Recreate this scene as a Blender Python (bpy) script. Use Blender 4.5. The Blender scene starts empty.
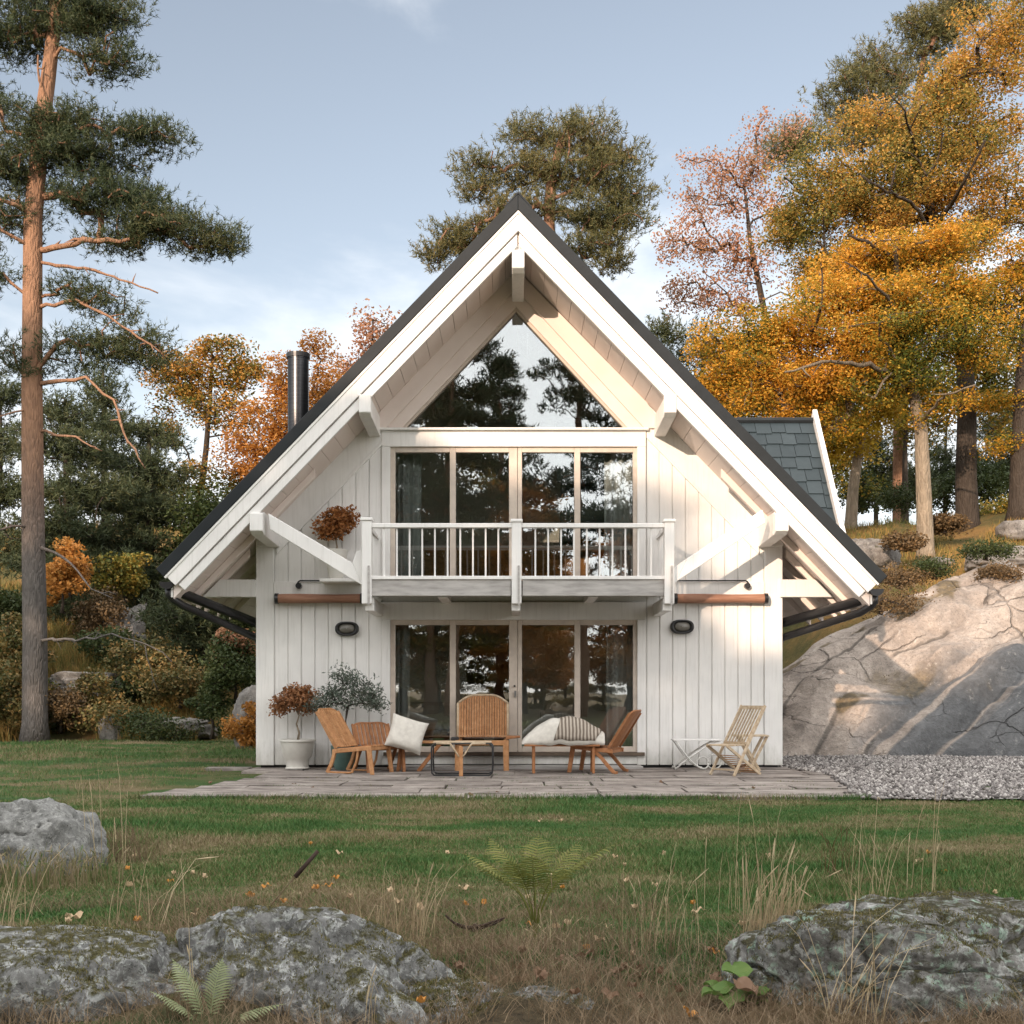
import bpy, bmesh, math, random
import numpy as np
from mathutils import Vector, Matrix
C = bpy.context.scene.collection
R = math.radians
F = 1160.0; CX = -0.1; CY = -20.0; CZ = 1.345; HOR = 690.0   # camera: focal length in px, place, eye level
def P(px, py, d):                       # a point of the photograph at depth d from the camera
    return Vector((CX + (px-512)/F*d, CY + d, CZ + (HOR-py)/F*d))
def G(px, py, z=0.0):                   # a point of the ground seen at px, py
    return P(px, py, F*(CZ-z)/(py-HOR))
def xw(px): return (px-512)/58.0 - 0.1
def zw(py): return CZ + (HOR-py)/58.0

# ---------------------------------------------------------------- noise
_rng = np.random.RandomState(7); _perm = _rng.permutation(256); _perm = np.concatenate([_perm]*3)
_val = _rng.uniform(-1, 1, 256)
def vnoise(p):
    p = np.asarray(p, float); i = np.floor(p).astype(int); f = p - i; u = f*f*f*(f*(f*6-15)+10); i &= 255
    def h(a, b, c): return _val[_perm[_perm[_perm[(i[..., 0]+a) & 255]+((i[..., 1]+b) & 255)]+((i[..., 2]+c) & 255)]]
    l = lambda a, b, t: a+(b-a)*t
    x, y, z = u[..., 0], u[..., 1], u[..., 2]
    return l(l(l(h(0,0,0), h(1,0,0), x), l(h(0,1,0), h(1,1,0), x), y),
             l(l(h(0,0,1), h(1,0,1), x), l(h(0,1,1), h(1,1,1), x), y), z)
def fbm(p, o=4, g=0.5):
    p = np.asarray(p, float); s = 0; a = 1
    for k in range(o): s = s + a*vnoise(p*2**k + 17.3*k); a *= g
    return s
def n2(x, y, s=1.0, o=3, seed=0.0):
    return fbm(np.stack([np.asarray(x)*s+seed, np.asarray(y)*s-seed, np.zeros_like(np.asarray(x)*1.0)+seed*.37], -1), o)
def sstep(x, a, b):
    t = np.clip((np.asarray(x, float)-a)/(b-a), 0, 1); return t*t*(3-2*t)

# ---------------------------------------------------------------- mesh building
class MB:
    def __init__(s): s.v = []; s.f = []
    def box(s, x0, x1, y0, y1, z0, z1):
        return s.hexa([(x0,y0,z0),(x1,y0,z0),(x1,y1,z0),(x0,y1,z0),(x0,y0,z1),(x1,y0,z1),(x1,y1,z1),(x0,y1,z1)])
    def hexa(s, c):
        n = len(s.v); s.v += [tuple(q) for q in c]
        s.f += [tuple(n+i for i in q) for q in ((3,2,1,0),(4,5,6,7),(0,1,5,4),(1,2,6,5),(2,3,7,6),(3,0,4,7))]; return s
    def prism(s, poly, y0, y1):          # polygon in x,z swept along y
        a = sum(poly[i][0]*poly[(i+1) % len(poly)][1]-poly[(i+1) % len(poly)][0]*poly[i][1] for i in range(len(poly)))
        if a < 0: poly = poly[::-1]
        n = len(s.v); k = len(poly)
        s.v += [(p[0], y0, p[1]) for p in poly]+[(p[0], y1, p[1]) for p in poly]
        s.f += [tuple(range(n, n+k)), tuple(range(n+2*k-1, n+k-1, -1))]
        s.f += [(n+i, n+k+i, n+k+(i+1) % k, n+(i+1) % k) for i in range(k)]; return s
    def beam(s, a, b, w, h, up=(0, 0, 1)):
        a = Vector(a); b = Vector(b); d = (b-a).normalized(); u = Vector(up)
        if abs(d.dot(u)) > .98: u = Vector((0, 1, 0))
        r = d.cross(u).normalized()*(w/2); u = r.cross(d).normalized()*(h/2)
        return s.hexa([a-r-u, a+r-u, b+r-u, b-r-u, a-r+u, a+r+u, b+r+u, b-r+u])
    def tube(s, pts, rad, n=6, cap=True):
        pts = [Vector(p) for p in pts]; m = len(pts)
        if not hasattr(rad, '__len__'): rad = [rad]*m
        base = len(s.v); prev = None
        for i, p in enumerate(pts):
            t = (pts[min(i+1, m-1)]-pts[max(i-1, 0)])
            t = t.normalized() if t.length > 1e-9 else Vector((0, 0, 1))
            if prev is None:
                r = t.cross(Vector((0, 0, 1))) if abs(t.z) < .9 else t.cross(Vector((0, 1, 0)))
            else: r = prev-t*prev.dot(t)
            r = r.normalized(); prev = r; q = t.cross(r)
            for k in range(n):
                a = 2*math.pi*k/n; s.v.append(tuple(p+(r*math.cos(a)+q*math.sin(a))*rad[i]))
        for i in range(m-1):
            for k in range(n):
                a = base+i*n+k; b = base+i*n+(k+1) % n; s.f.append((a, b, b+n, a+n))
        if cap: s.f += [tuple(range(base+n-1, base-1, -1)), tuple(range(base+(m-1)*n, base+m*n))]
        return s
    def lathe(s, prof, n=24, c=(0, 0, 0)):   # profile of (r, z)
        b = len(s.v)
        for r, z in prof:
            for k in range(n):
                a = 2*math.pi*k/n; s.v.append((c[0]+r*math.cos(a), c[1]+r*math.sin(a), c[2]+z))
        for i in range(len(prof)-1):
            for k in range(n):
                a = b+i*n+k; d = b+i*n+(k+1) % n; s.f.append((a, d, d+n, a+n))
        s.f += [tuple(range(b+n-1, b-1, -1)), tuple(range(b+(len(prof)-1)*n, b+len(prof)*n))]; return s
    def grid(s, fn, nu, nv, close=False):
        b = len(s.v)
        for i in range(nu+1):
            for j in range(nv+1): s.v.append(tuple(fn(i/nu, j/nv)))
        for i in range(nu):
            for j in range(nv):
                a = b+i*(nv+1)+j; s.f.append((a, a+nv+1, a+nv+2, a+1))
        return s
    def build(s, name, mat, parent=None, bevel=0, smooth=False, fix=False):
        me = bpy.data.meshes.new(name); me.from_pydata(s.v, [], s.f); me.update()
        if fix:
            bm = bmesh.new(); bm.from_mesh(me); bmesh.ops.recalc_face_normals(bm, faces=bm.faces); bm.to_mesh(me); bm.free()
        return link(name, me, mat, parent, bevel, smooth)
def link(name, me, mat, parent=None, bevel=0, smooth=False):
    o = bpy.data.objects.new(name, me); C.objects.link(o)
    for m in (mat if isinstance(mat, (list, tuple)) else [mat]): me.materials.append(m)
    if parent: o.parent = parent
    if smooth: me.polygons.foreach_set('use_smooth', [True]*len(me.polygons))
    if bevel:
        b = o.modifiers.new('bevel', 'BEVEL'); b.width = bevel; b.segments = 1 if bevel < .01 else 2; b.limit_method = 'ANGLE'; b.angle_limit = R(40)
    return o
def fastmesh(name, V, k):                # V: (n*k,3) array, each k vertices one face
    V = np.ascontiguousarray(V, np.float32); n = len(V)//k
    me = bpy.data.meshes.new(name)
    me.vertices.add(len(V)); me.vertices.foreach_set('co', V.ravel())
    me.loops.add(n*k); me.loops.foreach_set('vertex_index', np.arange(n*k, dtype=np.int32))
    me.polygons.add(n); me.polygons.foreach_set('loop_start', np.arange(0, n*k, k, dtype=np.int32))
    me.polygons.foreach_set('loop_total', np.full(n, k, np.int32))
    me.update(calc_edges=True); return me
def tag(o, label=None, cat=None, group=None, kind=None):
    if label: o['label'] = label
    if cat: o['category'] = cat
    if group: o['group'] = group
    if kind: o['kind'] = kind
    return o
def thing(name, label, cat, loc=(0, 0, 0), rz=0, group=None):
    o = bpy.data.objects.new(name, None); C.objects.link(o); o.empty_display_size = .2
    o.location = loc; o.rotation_euler = (0, 0, rz); return tag(o, label, cat, group)
def dup(root, loc, rz=0, label=None, group=None, scale=None):
    r = root.copy(); C.objects.link(r); r.location = loc; r.rotation_euler = (0, 0, rz)
    if label: r['label'] = label
    if group: r['group'] = group
    if scale: r.scale = (scale,)*3
    for ch in list(root.children):
        c = ch.copy(); C.objects.link(c); c.parent = r
        for g in ch.children:
            d = g.copy(); C.objects.link(d); d.parent = c
    return r

# ---------------------------------------------------------------- materials
class NT:
    def __init__(s, name, rough=.6, spec=.3, metal=0):
        s.m = bpy.data.materials.new(name); s.m.use_nodes = True; s.t = s.m.node_tree; s.n = s.t.nodes
        s.b = s.n['Principled BSDF']; s.out = s.n['Material Output']
        s.b.inputs['Roughness'].default_value = rough; s.b.inputs['Metallic'].default_value = metal
        s.b.inputs['Specular IOR Level'].default_value = spec
    def L(s, a, b): s.t.links.new(a, b)
    def new(s, t, **k):
        x = s.n.new(t)
        for a, v in k.items(): setattr(x, a, v)
        return x
    def coord(s, kind='Object', scale=(1, 1, 1), rot=(0, 0, 0)):
        c = s.new('ShaderNodeTexCoord'); m = s.new('ShaderNodeMapping'); m.inputs['Scale'].default_value = scale; m.inputs['Rotation'].default_value = rot
        s.L(c.outputs[kind], m.inputs[0]); return m.outputs[0]
    def pos(s, scale=(1, 1, 1)):
        g = s.new('ShaderNodeNewGeometry'); m = s.new('ShaderNodeMapping'); m.inputs['Scale'].default_value = scale
        s.L(g.outputs['Position'], m.inputs[0]); return m.outputs[0]
    def noise(s, co, scale, detail=5, rough=.55, dist=0):
        x = s.new('ShaderNodeTexNoise'); x.inputs['Scale'].default_value = scale; x.inputs['Detail'].default_value = detail
        x.inputs['Roughness'].default_value = rough; x.inputs['Distortion'].default_value = dist; s.L(co, x.inputs['Vector']); return x.outputs[0]
    def voro(s, co, scale, feature='F1', out='Distance'):
        x = s.new('ShaderNodeTexVoronoi', feature=feature); x.inputs['Scale'].default_value = scale; s.L(co, x.inputs['Vector']); return x.outputs[out]
    def ramp(s, fac, stops, interp='LINEAR'):
        x = s.new('ShaderNodeValToRGB'); r = x.color_ramp; r.interpolation = interp
        while len(r.elements) < len(stops): r.elements.new(.5)
        for e, (p, c) in zip(r.elements, stops):
            e.position = p; e.color = (*c, 1) if hasattr(c, '__len__') else (c, c, c, 1)
        s.L(fac, x.inputs[0]); return x.outputs[0]
    def mix(s, fac, a, b, blend='MIX'):
        x = s.new('ShaderNodeMix', data_type='RGBA', blend_type=blend)
        for q, i in ((fac, 0), (a, 6), (b, 7)):
            if hasattr(q, 'links'): s.L(q, x.inputs[i])
            elif i == 0: x.inputs[0].default_value = q
            else: x.inputs[i].default_value = (*q, 1)
        return x.outputs[2]
    def math(s, op, a, b=0):
        x = s.new('ShaderNodeMath', operation=op)
        for i, q in enumerate((a, b)):
            if hasattr(q, 'links'): s.L(q, x.inputs[i])
            else: x.inputs[i].default_value = q
        return x.outputs[0]
    def island(s): return s.new('ShaderNodeNewGeometry').outputs['Random Per Island']
    def bump(s, h, strength=.3, dist=.02):
        x = s.new('ShaderNodeBump'); x.inputs['Strength'].default_value = strength; x.inputs['Distance'].default_value = dist
        s.L(h, x.inputs['Height']); s.L(x.outputs[0], s.b.inputs['Normal'])
    def col(s, c):
        if hasattr(c, 'links'): s.L(c, s.b.inputs['Base Color'])
        else: s.b.inputs['Base Color'].default_value = (*c, 1)
        return s
def paint(name, c, c2=None, rough=.5, scale=(1, 1, 1), ns=6, bump=.08, spec=.3, metal=0):
    t = NT(name, rough, spec, metal); co = t.coord('Object', scale); n = t.noise(co, ns)
    c2 = c2 or tuple(q*.86 for q in c)
    t.col(t.ramp(n, [(.3, c2), (.62, c)]))
    if bump: t.bump(t.noise(co, ns*6, 3), bump, .01)
    return t.m
def wood(name, c1, c2, c3, axis=(1, 1, 1), ns=8, rough=.55):
    t = NT(name, rough, .25); co = t.coord('Object', axis); n = t.noise(co, ns, 6, .6, .4)
    c = t.ramp(n, [(.28, c1), (.5, c2), (.72, c3)])
    i = t.island(); c = t.mix(.5, c, t.ramp(i, [(0, (.42,.42,.42)), (1, (.62,.62,.62))]), 'OVERLAY')
    t.col(c); t.bump(n, .15, .006); return t.m
def leafmat(name, stops, ns=.7, trans=.3, jitter=.35, rough=.55, fine=None):
    t = NT(name, rough, .25); co = t.coord('Object'); n = t.noise(co, ns, 3, .6); i = t.island()
    f = t.math('ADD', t.math('MULTIPLY', n, 1-jitter), t.math('MULTIPLY', i, jitter))
    c = t.ramp(f, stops); t.col(c)
    tr = t.new('ShaderNodeBsdfTranslucent'); t.L(c, tr.inputs[0]); mx = t.new('ShaderNodeMixShader'); mx.inputs[0].default_value = trans
    t.L(t.b.outputs[0], mx.inputs[1]); t.L(tr.outputs[0], mx.inputs[2]); t.L(mx.outputs[0], t.out.inputs[0]); return t.m
CLOUD_OFF = (1.3, .4, .2); SKY_SAT = .56; SKY_VAL = .76; CLOUD_COL = (4.6, 4.7, 4.8); BANK_COL = (10.2, 10.0, 9.8); EXPO = .88  # BANK_COL: unseen cloud added as fill light
# ---------------------------------------------------------------- the materials
def white_paint():
    t = NT('white_paint', .5, .3); co = t.pos(); n = t.noise(co, 1.3, 4)
    c = t.ramp(n, [(.3, (.72,.71,.69)), (.65, (.83,.815,.79))])
    st = t.noise(t.pos((9, 9, .6)), 3, 4); c = t.mix(t.math('MULTIPLY', t.ramp(st, [(.5, 0), (.8, 1)]), .45), c, (.58,.565,.53))
    z = t.new('ShaderNodeSeparateXYZ'); t.L(t.pos(), z.inputs[0]); sp = t.math('SUBTRACT', t.math('MULTIPLY', t.noise(t.pos((5, 5, 2)), 2, 5, .65), 1.1), t.math('MULTIPLY', z.outputs[2], 1.0))
    c = t.mix(t.math('MULTIPLY', t.ramp(sp, [(.15, 0), (.6, 1)]), .5), c, (.36,.36,.29))   # splash dirt and algae near the ground
    t.col(c); t.bump(t.noise(t.pos((30, 30, 2)), 4, 3), .12, .004); return t.m
def soffit_paint():  # white paint with the warm bounce light under the roof tinted in
    t = NT('warm_soffit_paint', .55, .25); n = t.noise(t.pos((1, .5, 1)), 1.6, 4); t.col(t.ramp(n, [(.3, (.71,.615,.56)), (.65, (.78,.69,.635))])); t.bump(t.noise(t.pos((30, 2, 30)), 4, 3), .12, .004); return t.m  # the warm tint is bounce light put into the paint
SOFFIT = soffit_paint(); WHITE = white_paint()
FRAME = paint('beige_frame_paint', (.60,.52,.44), (.50,.43,.37), .45)
GREYW = paint('weathered_grey_boards', (.46,.44,.42), (.3,.285,.27), .75, (1, 6, 6), 3, .2)
DECKUNDER = wood('dark_deck_boards', (.06,.045,.035), (.10,.075,.055), (.16,.12,.09), (1, 6, 1), 3)
ROOF = paint('dark_roof_metal', (.014,.018,.021), (.009,.012,.014), .6, ns=3)
SLATE = None
def slate():
    t = NT('slate_shingles', .6, .35); n = t.noise(t.coord('Object'), 9, 5); i = t.island()
    c = t.ramp(t.math('ADD', t.math('MULTIPLY', i, .6), t.math('MULTIPLY', n, .4)), [(.1, (.014,.024,.029)), (.9, (.036,.052,.060))]); t.col(c); t.bump(n, .3, .01); return t.m
SLATE = slate()
BLACK = paint('black_metal', (.012,.012,.013), (.02,.02,.022), .35, spec=.5)
CHIM = paint('black_steel', (.06,.06,.062), (.04,.04,.042), .30, (1, 1, 8), 4, .05, metal=1)
STEEL = paint('brushed_steel', (.42,.42,.42), (.34,.34,.34), .32, (1, 1, 8), 4, .05, metal=1)
COPPER = wood('copper_brown_canvas', (.20,.10,.065), (.30,.155,.10), (.38,.21,.14), (1, 12, 12), 2, .5)
TEAK = wood('oiled_teak', (.28,.13,.055), (.40,.20,.09), (.50,.28,.14), (1, 1, 1), 14)
TEAKD = wood('reddish_teak', (.20,.085,.035), (.30,.13,.055), (.38,.18,.085), (1, 1, 1), 12)
PALEWOOD = wood('pale_weathered_wood', (.30,.22,.14), (.45,.35,.24), (.56,.46,.34), (1, 1, 1), 16)
LINEN = paint('cream_linen', (.62,.59,.53), (.52,.49,.44), .85, ns=14, bump=.3)
def stripes():
    t = NT('striped_blanket', .9, .1); w = t.new('ShaderNodeTexWave'); w.inputs['Scale'].default_value = 5.5; w.inputs['Distortion'].default_value = 1.2
    t.L(t.coord('Object'), w.inputs[0]); t.col(t.ramp(w.outputs[1], [(.35, (.16,.13,.105)), (.7, (.42,.37,.31))])); return t.m
STRIPE = stripes()
POT = paint('white_glazed_pot', (.70,.68,.63), (.60,.58,.53), .4, ns=4)
SOIL = paint('dark_soil', (.05,.035,.025), (.02,.015,.01), .95, ns=30, bump=.6)
def glass():
    t = NT('window_glass', 0.0); g = t.new('ShaderNodeBsdfGlossy'); g.inputs['Roughness'].default_value = 0.0
    g.inputs[0].default_value = (.93,.97,1,1); tr = t.new('ShaderNodeBsdfTransparent'); tr.inputs[0].default_value = (.88,.9,.88,1)
    lw = t.new('ShaderNodeLayerWeight'); lw.inputs[0].default_value = .35
    f = t.math('ADD', t.math('MULTIPLY', lw.outputs[0], .8), .18)
    mx = t.new('ShaderNodeMixShader'); t.L(f, mx.inputs[0]); t.L(tr.outputs[0], mx.inputs[1]); t.L(g.outputs[0], mx.inputs[2])
    bp = t.new('ShaderNodeBump'); bp.inputs['Strength'].default_value = .04; bp.inputs['Distance'].default_value = .02
    t.L(t.noise(t.coord('Object'), 1.6, 2), bp.inputs['Height']); t.L(bp.outputs[0], g.inputs['Normal'])
    t.L(mx.outputs[0], t.out.inputs[0]); return t.m
GLASS = glass()
CURT = paint('grey_curtain', (.70,.71,.71), (.6,.62,.62), .9, (6, 6, .3), 3, .1)
INTW = paint('interior_wall_paint', (.80,.77,.72), (.72,.69,.64), .8)
INTF = wood('interior_floor_boards', (.30,.20,.13), (.40,.28,.18), (.48,.35,.24), (6, 1, 1), 3)
ORANGEW = wood('warm_pine_panel', (.36,.15,.04), (.5,.23,.07), (.6,.3,.1), (1, 1, 5), 5)
DARKF = paint('dark_upholstery', (.03,.03,.032), (.05,.05,.05), .8)
def bark(name, lo, hi, mid, zsplit=None, scale=(5, 5, 1.2)):
    t = NT(name, .85, .15); co = t.coord('Object', scale); n = t.noise(co, 2.2, 6, .65)
    v = t.voro(co, 2.6, 'DISTANCE_TO_EDGE')
    a = t.ramp(n, [(.3, tuple(q*.55 for q in lo)), (.7, lo)])
    if zsplit:
        b = t.ramp(n, [(.3, mid), (.7, hi)]); sx = t.new('ShaderNodeSeparateXYZ'); t.L(t.coord('Object'), sx.inputs[0])
        m = t.new('ShaderNodeMapRange'); m.inputs[1].default_value = zsplit[0]; m.inputs[2].default_value = zsplit[1]; m.interpolation_type = 'SMOOTHSTEP'
        t.L(t.math('ADD', sx.outputs[2], t.math('MULTIPLY', n, 1.5)), m.inputs[0]); a = t.mix(m.outputs[0], a, b)
    t.col(a); t.bump(t.math('ADD', n, t.math('MULTIPLY', t.ramp(v, [(0, 0), (.25, 1)]), .6)), .8, .04); return t.m
BARKP = bark('pine_bark', (.16,.145,.135), (.36,.205,.125), (.22,.125,.08), (5, 10))
BARKPO = bark('orange_pine_bark', (.34,.19,.12), (.42,.22,.12), (.26,.13,.075))
BARKM = bark('pale_maple_bark', (.34,.275,.20), (.11,.085,.06), (.07,.055,.04), (4.0, 7.0))
BARKD = bark('dark_bark', (.075,.06,.048), 0, 0)
NEEDLE = leafmat('pine_needles', [(.25, (.028,.045,.022)), (.5, (.055,.075,.032)), (.68, (.105,.105,.042)), (.85, (.15,.115,.05))], .5, .15)
NEEDLEB = leafmat('brownish_pine_needles', [(.25, (.06,.075,.033)), (.5, (.125,.12,.045)), (.70, (.21,.165,.065)), (.86, (.26,.18,.075))], .5, .15)
NEEDLED = leafmat('dark_spruce_needles', [(.25, (.036,.052,.026)), (.55, (.065,.082,.036)), (.85, (.125,.118,.05))], .5, .12)
LMAPLE = leafmat('golden_maple_leaves', [(.34, (.07,.10,.022)), (.43, (.19,.19,.035)), (.50, (.46,.30,.04)), (.58, (.68,.33,.04)), (.67, (.74,.40,.07)), (.75, (.62,.25,.06))], .24, .35, .24)
LOLIVE = leafmat('olive_maple_leaves', [(.34, (.08,.10,.028)), (.43, (.21,.19,.05)), (.50, (.38,.27,.065)), (.58, (.56,.31,.07)), (.69, (.64,.33,.08)), (.78, (.58,.27,.12))], .22, .35, .24)
LRUST = leafmat('rusty_leaves', [(.2, (.24,.15,.07)), (.5, (.42,.22,.12)), (.75, (.50,.25,.17)), (.9, (.34,.21,.11))], .6, .3)
LORANGE = leafmat('orange_leaves', [(.2, (.34,.19,.055)), (.5, (.50,.24,.06)), (.8, (.56,.24,.06))], .6, .35)
LORANGY = leafmat('mixed_autumn_leaves', [(.32, (.09,.11,.03)), (.44, (.2,.17,.04)), (.54, (.42,.24,.05)), (.7, (.54,.25,.06))], .4, .3)
LOCH = leafmat('ochre_undergrowth', [(.3, (.07,.085,.03)), (.45, (.14,.125,.045)), (.58, (.25,.17,.06)), (.74, (.32,.19,.07))], .9, .25)
LYELG = leafmat('yellow_green_leaves', [(.2, (.07,.10,.025)), (.45, (.16,.16,.035)), (.65, (.34,.22,.04)), (.85, (.5,.24,.05))], .5, .3)
LGREEN = leafmat('dark_green_leaves', [(.2, (.03,.05,.018)), (.55, (.055,.075,.025)), (.85, (.11,.115,.035))], .7, .25)
LYELLOW = leafmat('yellow_leaves', [(.2, (.30,.24,.03)), (.6, (.52,.36,.045)), (.85, (.56,.28,.04))], .8, .35)
LOLIVET = leafmat('grey_green_olive_leaves', [(.2, (.07,.095,.075)), (.55, (.13,.16,.125)), (.85, (.22,.25,.2))], 2, .2)
LBROWN = leafmat('red_brown_leaves', [(.2, (.19,.085,.04)), (.55, (.33,.155,.07)), (.85, (.43,.23,.11))], 4, .25)
LHEATH = leafmat('heather_brown', [(.2, (.075,.055,.03)), (.5, (.15,.10,.05)), (.85, (.22,.13,.055))], 1, .2)
FERN = leafmat('fern_green', [(.2, (.10,.125,.03)), (.55, (.19,.20,.05)), (.85, (.32,.29,.10))], 3, .3)
FERNP = leafmat('pale_fern', [(.2, (.20,.24,.12)), (.55, (.30,.34,.18)), (.85, (.38,.40,.24))], 3, .3)
STRAW = leafmat('dry_straw', [(.2, (.36,.27,.16)), (.55, (.54,.43,.27)), (.85, (.66,.56,.38))], 2, .2)
STRAWD = leafmat('brown_dry_grass', [(.2, (.16,.11,.07)), (.55, (.25,.18,.11)), (.85, (.36,.27,.17))], 2, .2)
def grassmat():
    t = NT('lawn_blades', .6, .2); n = t.noise(t.pos((.55, 1.1, 1)), .8, 4, .6); i = t.island()
    f = t.math('ADD', t.math('MULTIPLY', n, .8), t.math('MULTIPLY', i, .2))
    c = t.ramp(f, [(.34, (.045,.12,.030)), (.48, (.085,.155,.042)), (.555, (.185,.17,.075)), (.635, (.29,.23,.14))])
    t.col(c); return t.m
LAWN = grassmat()
def hillgrass():
    t = NT('hillside_grass', .7, .2); n = t.noise(t.pos((.3, .3, .3)), 1, 4, .6); i = t.island()
    f = t.math('ADD', t.math('MULTIPLY', n, .7), t.math('MULTIPLY', i, .3))
    t.col(t.ramp(f, [(.3, (.07,.10,.028)), (.45, (.15,.14,.04)), (.58, (.28,.18,.055)), (.75, (.36,.20,.06))])); return t.m
HILLG = hillgrass()
def groundmat():
    t = NT('grassy_earth', .9, .15); n = t.noise(t.pos((.55, 1.1, 1)), .8, 5, .6); fine = t.noise(t.pos(), 14, 5, .7)
    lawn = t.ramp(n, [(.32, (.030,.070,.020)), (.46, (.05,.09,.026)), (.56, (.11,.10,.045)), (.66, (.17,.13,.075))])
    hill = t.ramp(t.noise(t.pos(), .5, 6, .65), [(.3, (.05,.06,.02)), (.46, (.12,.095,.035)), (.6, (.24,.14,.05)), (.75, (.14,.13,.05))])
    a = t.new('ShaderNodeAttribute', attribute_name='hill'); c = t.mix(a.outputs['Fac'], lawn, hill)
    e = t.new('ShaderNodeAttribute', attribute_name='earth'); c = t.mix(e.outputs['Fac'], c, t.ramp(fine, [(.3, (.022,.017,.011)), (.6, (.075,.056,.033)), (.8, (.06,.06,.026))]))
    t.col(t.mix(.5, c, t.ramp(fine, [(.3, .3), (.7, .68)]), 'OVERLAY')); t.bump(fine, .8, .05); return t.m
GROUND = groundmat()
def rockmat(name, base, dark, lichen, moss, mossamt=.5, lich=.5, scale=1.0, mossup=True):
    t = NT(name, .85, .2); co = t.coord('Object', (scale,)*3); n = t.noise(co, 2.2, 8, .68); f = t.noise(co, 22, 5, .7)
    c = t.ramp(n, [(.3, dark), (.55, base), (.75, tuple(min(1, q*1.3) for q in base))])
    l = t.ramp(t.noise(co, 5.5, 7, .72, .5), [(.60-.22*lich, 0), (.67-.22*lich, 1)]); lc = t.ramp(t.noise(co, 3.1, 3), [(.42, lichen[0]), (.6, lichen[1])])
    c = t.mix(t.math('MULTIPLY', l, .74), c, lc)
    pit = t.ramp(t.noise(co, 13, 5, .75, .4), [(.36, 1), (.42, 0)]); c = t.mix(t.math('MULTIPLY', pit, .8), c, (.03,.03,.027))
    g = t.new('ShaderNodeNewGeometry'); sx = t.new('ShaderNodeSeparateXYZ'); t.L(g.outputs['Normal'], sx.inputs[0])
    mm = t.math('ADD', t.noise(co, 3.4, 8, .7, .3), t.math('MULTIPLY', sx.outputs[2], .16 if mossup else 0))
    m = t.ramp(mm, [(.84-.42*mossamt, 0), (.96-.42*mossamt, 1)])
    c = t.mix(m, c, t.ramp(t.noise(co, 30, 4, .7), [(.35, tuple(q*.35 for q in moss)), (.65, moss)]))
    t.col(t.mix(.6, c, t.ramp(f, [(.3, .28), (.7, .68)]), 'OVERLAY'))
    h = t.math('ADD', t.math('MULTIPLY', n, .8), t.math('ADD', t.math('MULTIPLY', f, .3), t.math('MULTIPLY', m, .25))); t.bump(h, .9, .04/scale); return t.m
ROCKF = rockmat('lichened_granite', (.19,.19,.184), (.05,.05,.047), ((.48,.49,.48), (.34,.36,.33)), (.085,.078,.030), .60, .42, 3.6)
ROCKM = rockmat('mossy_lichened_granite', (.20,.195,.183), (.055,.052,.048), ((.40,.41,.39), (.29,.42,.32)), (.06,.055,.026), .62, .42, 3.4)
ROCKB = rockmat('grey_boulder', (.21,.21,.20), (.08,.08,.075), ((.33,.33,.31), (.28,.28,.265)), (.06,.07,.025), .2, .4, 3.6)
ROCKH = rockmat('hill_boulder', (.22,.205,.19), (.09,.085,.08), ((.29,.275,.25), (.25,.24,.215)), (.09,.09,.035), .35, .35, 1.2)
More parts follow.
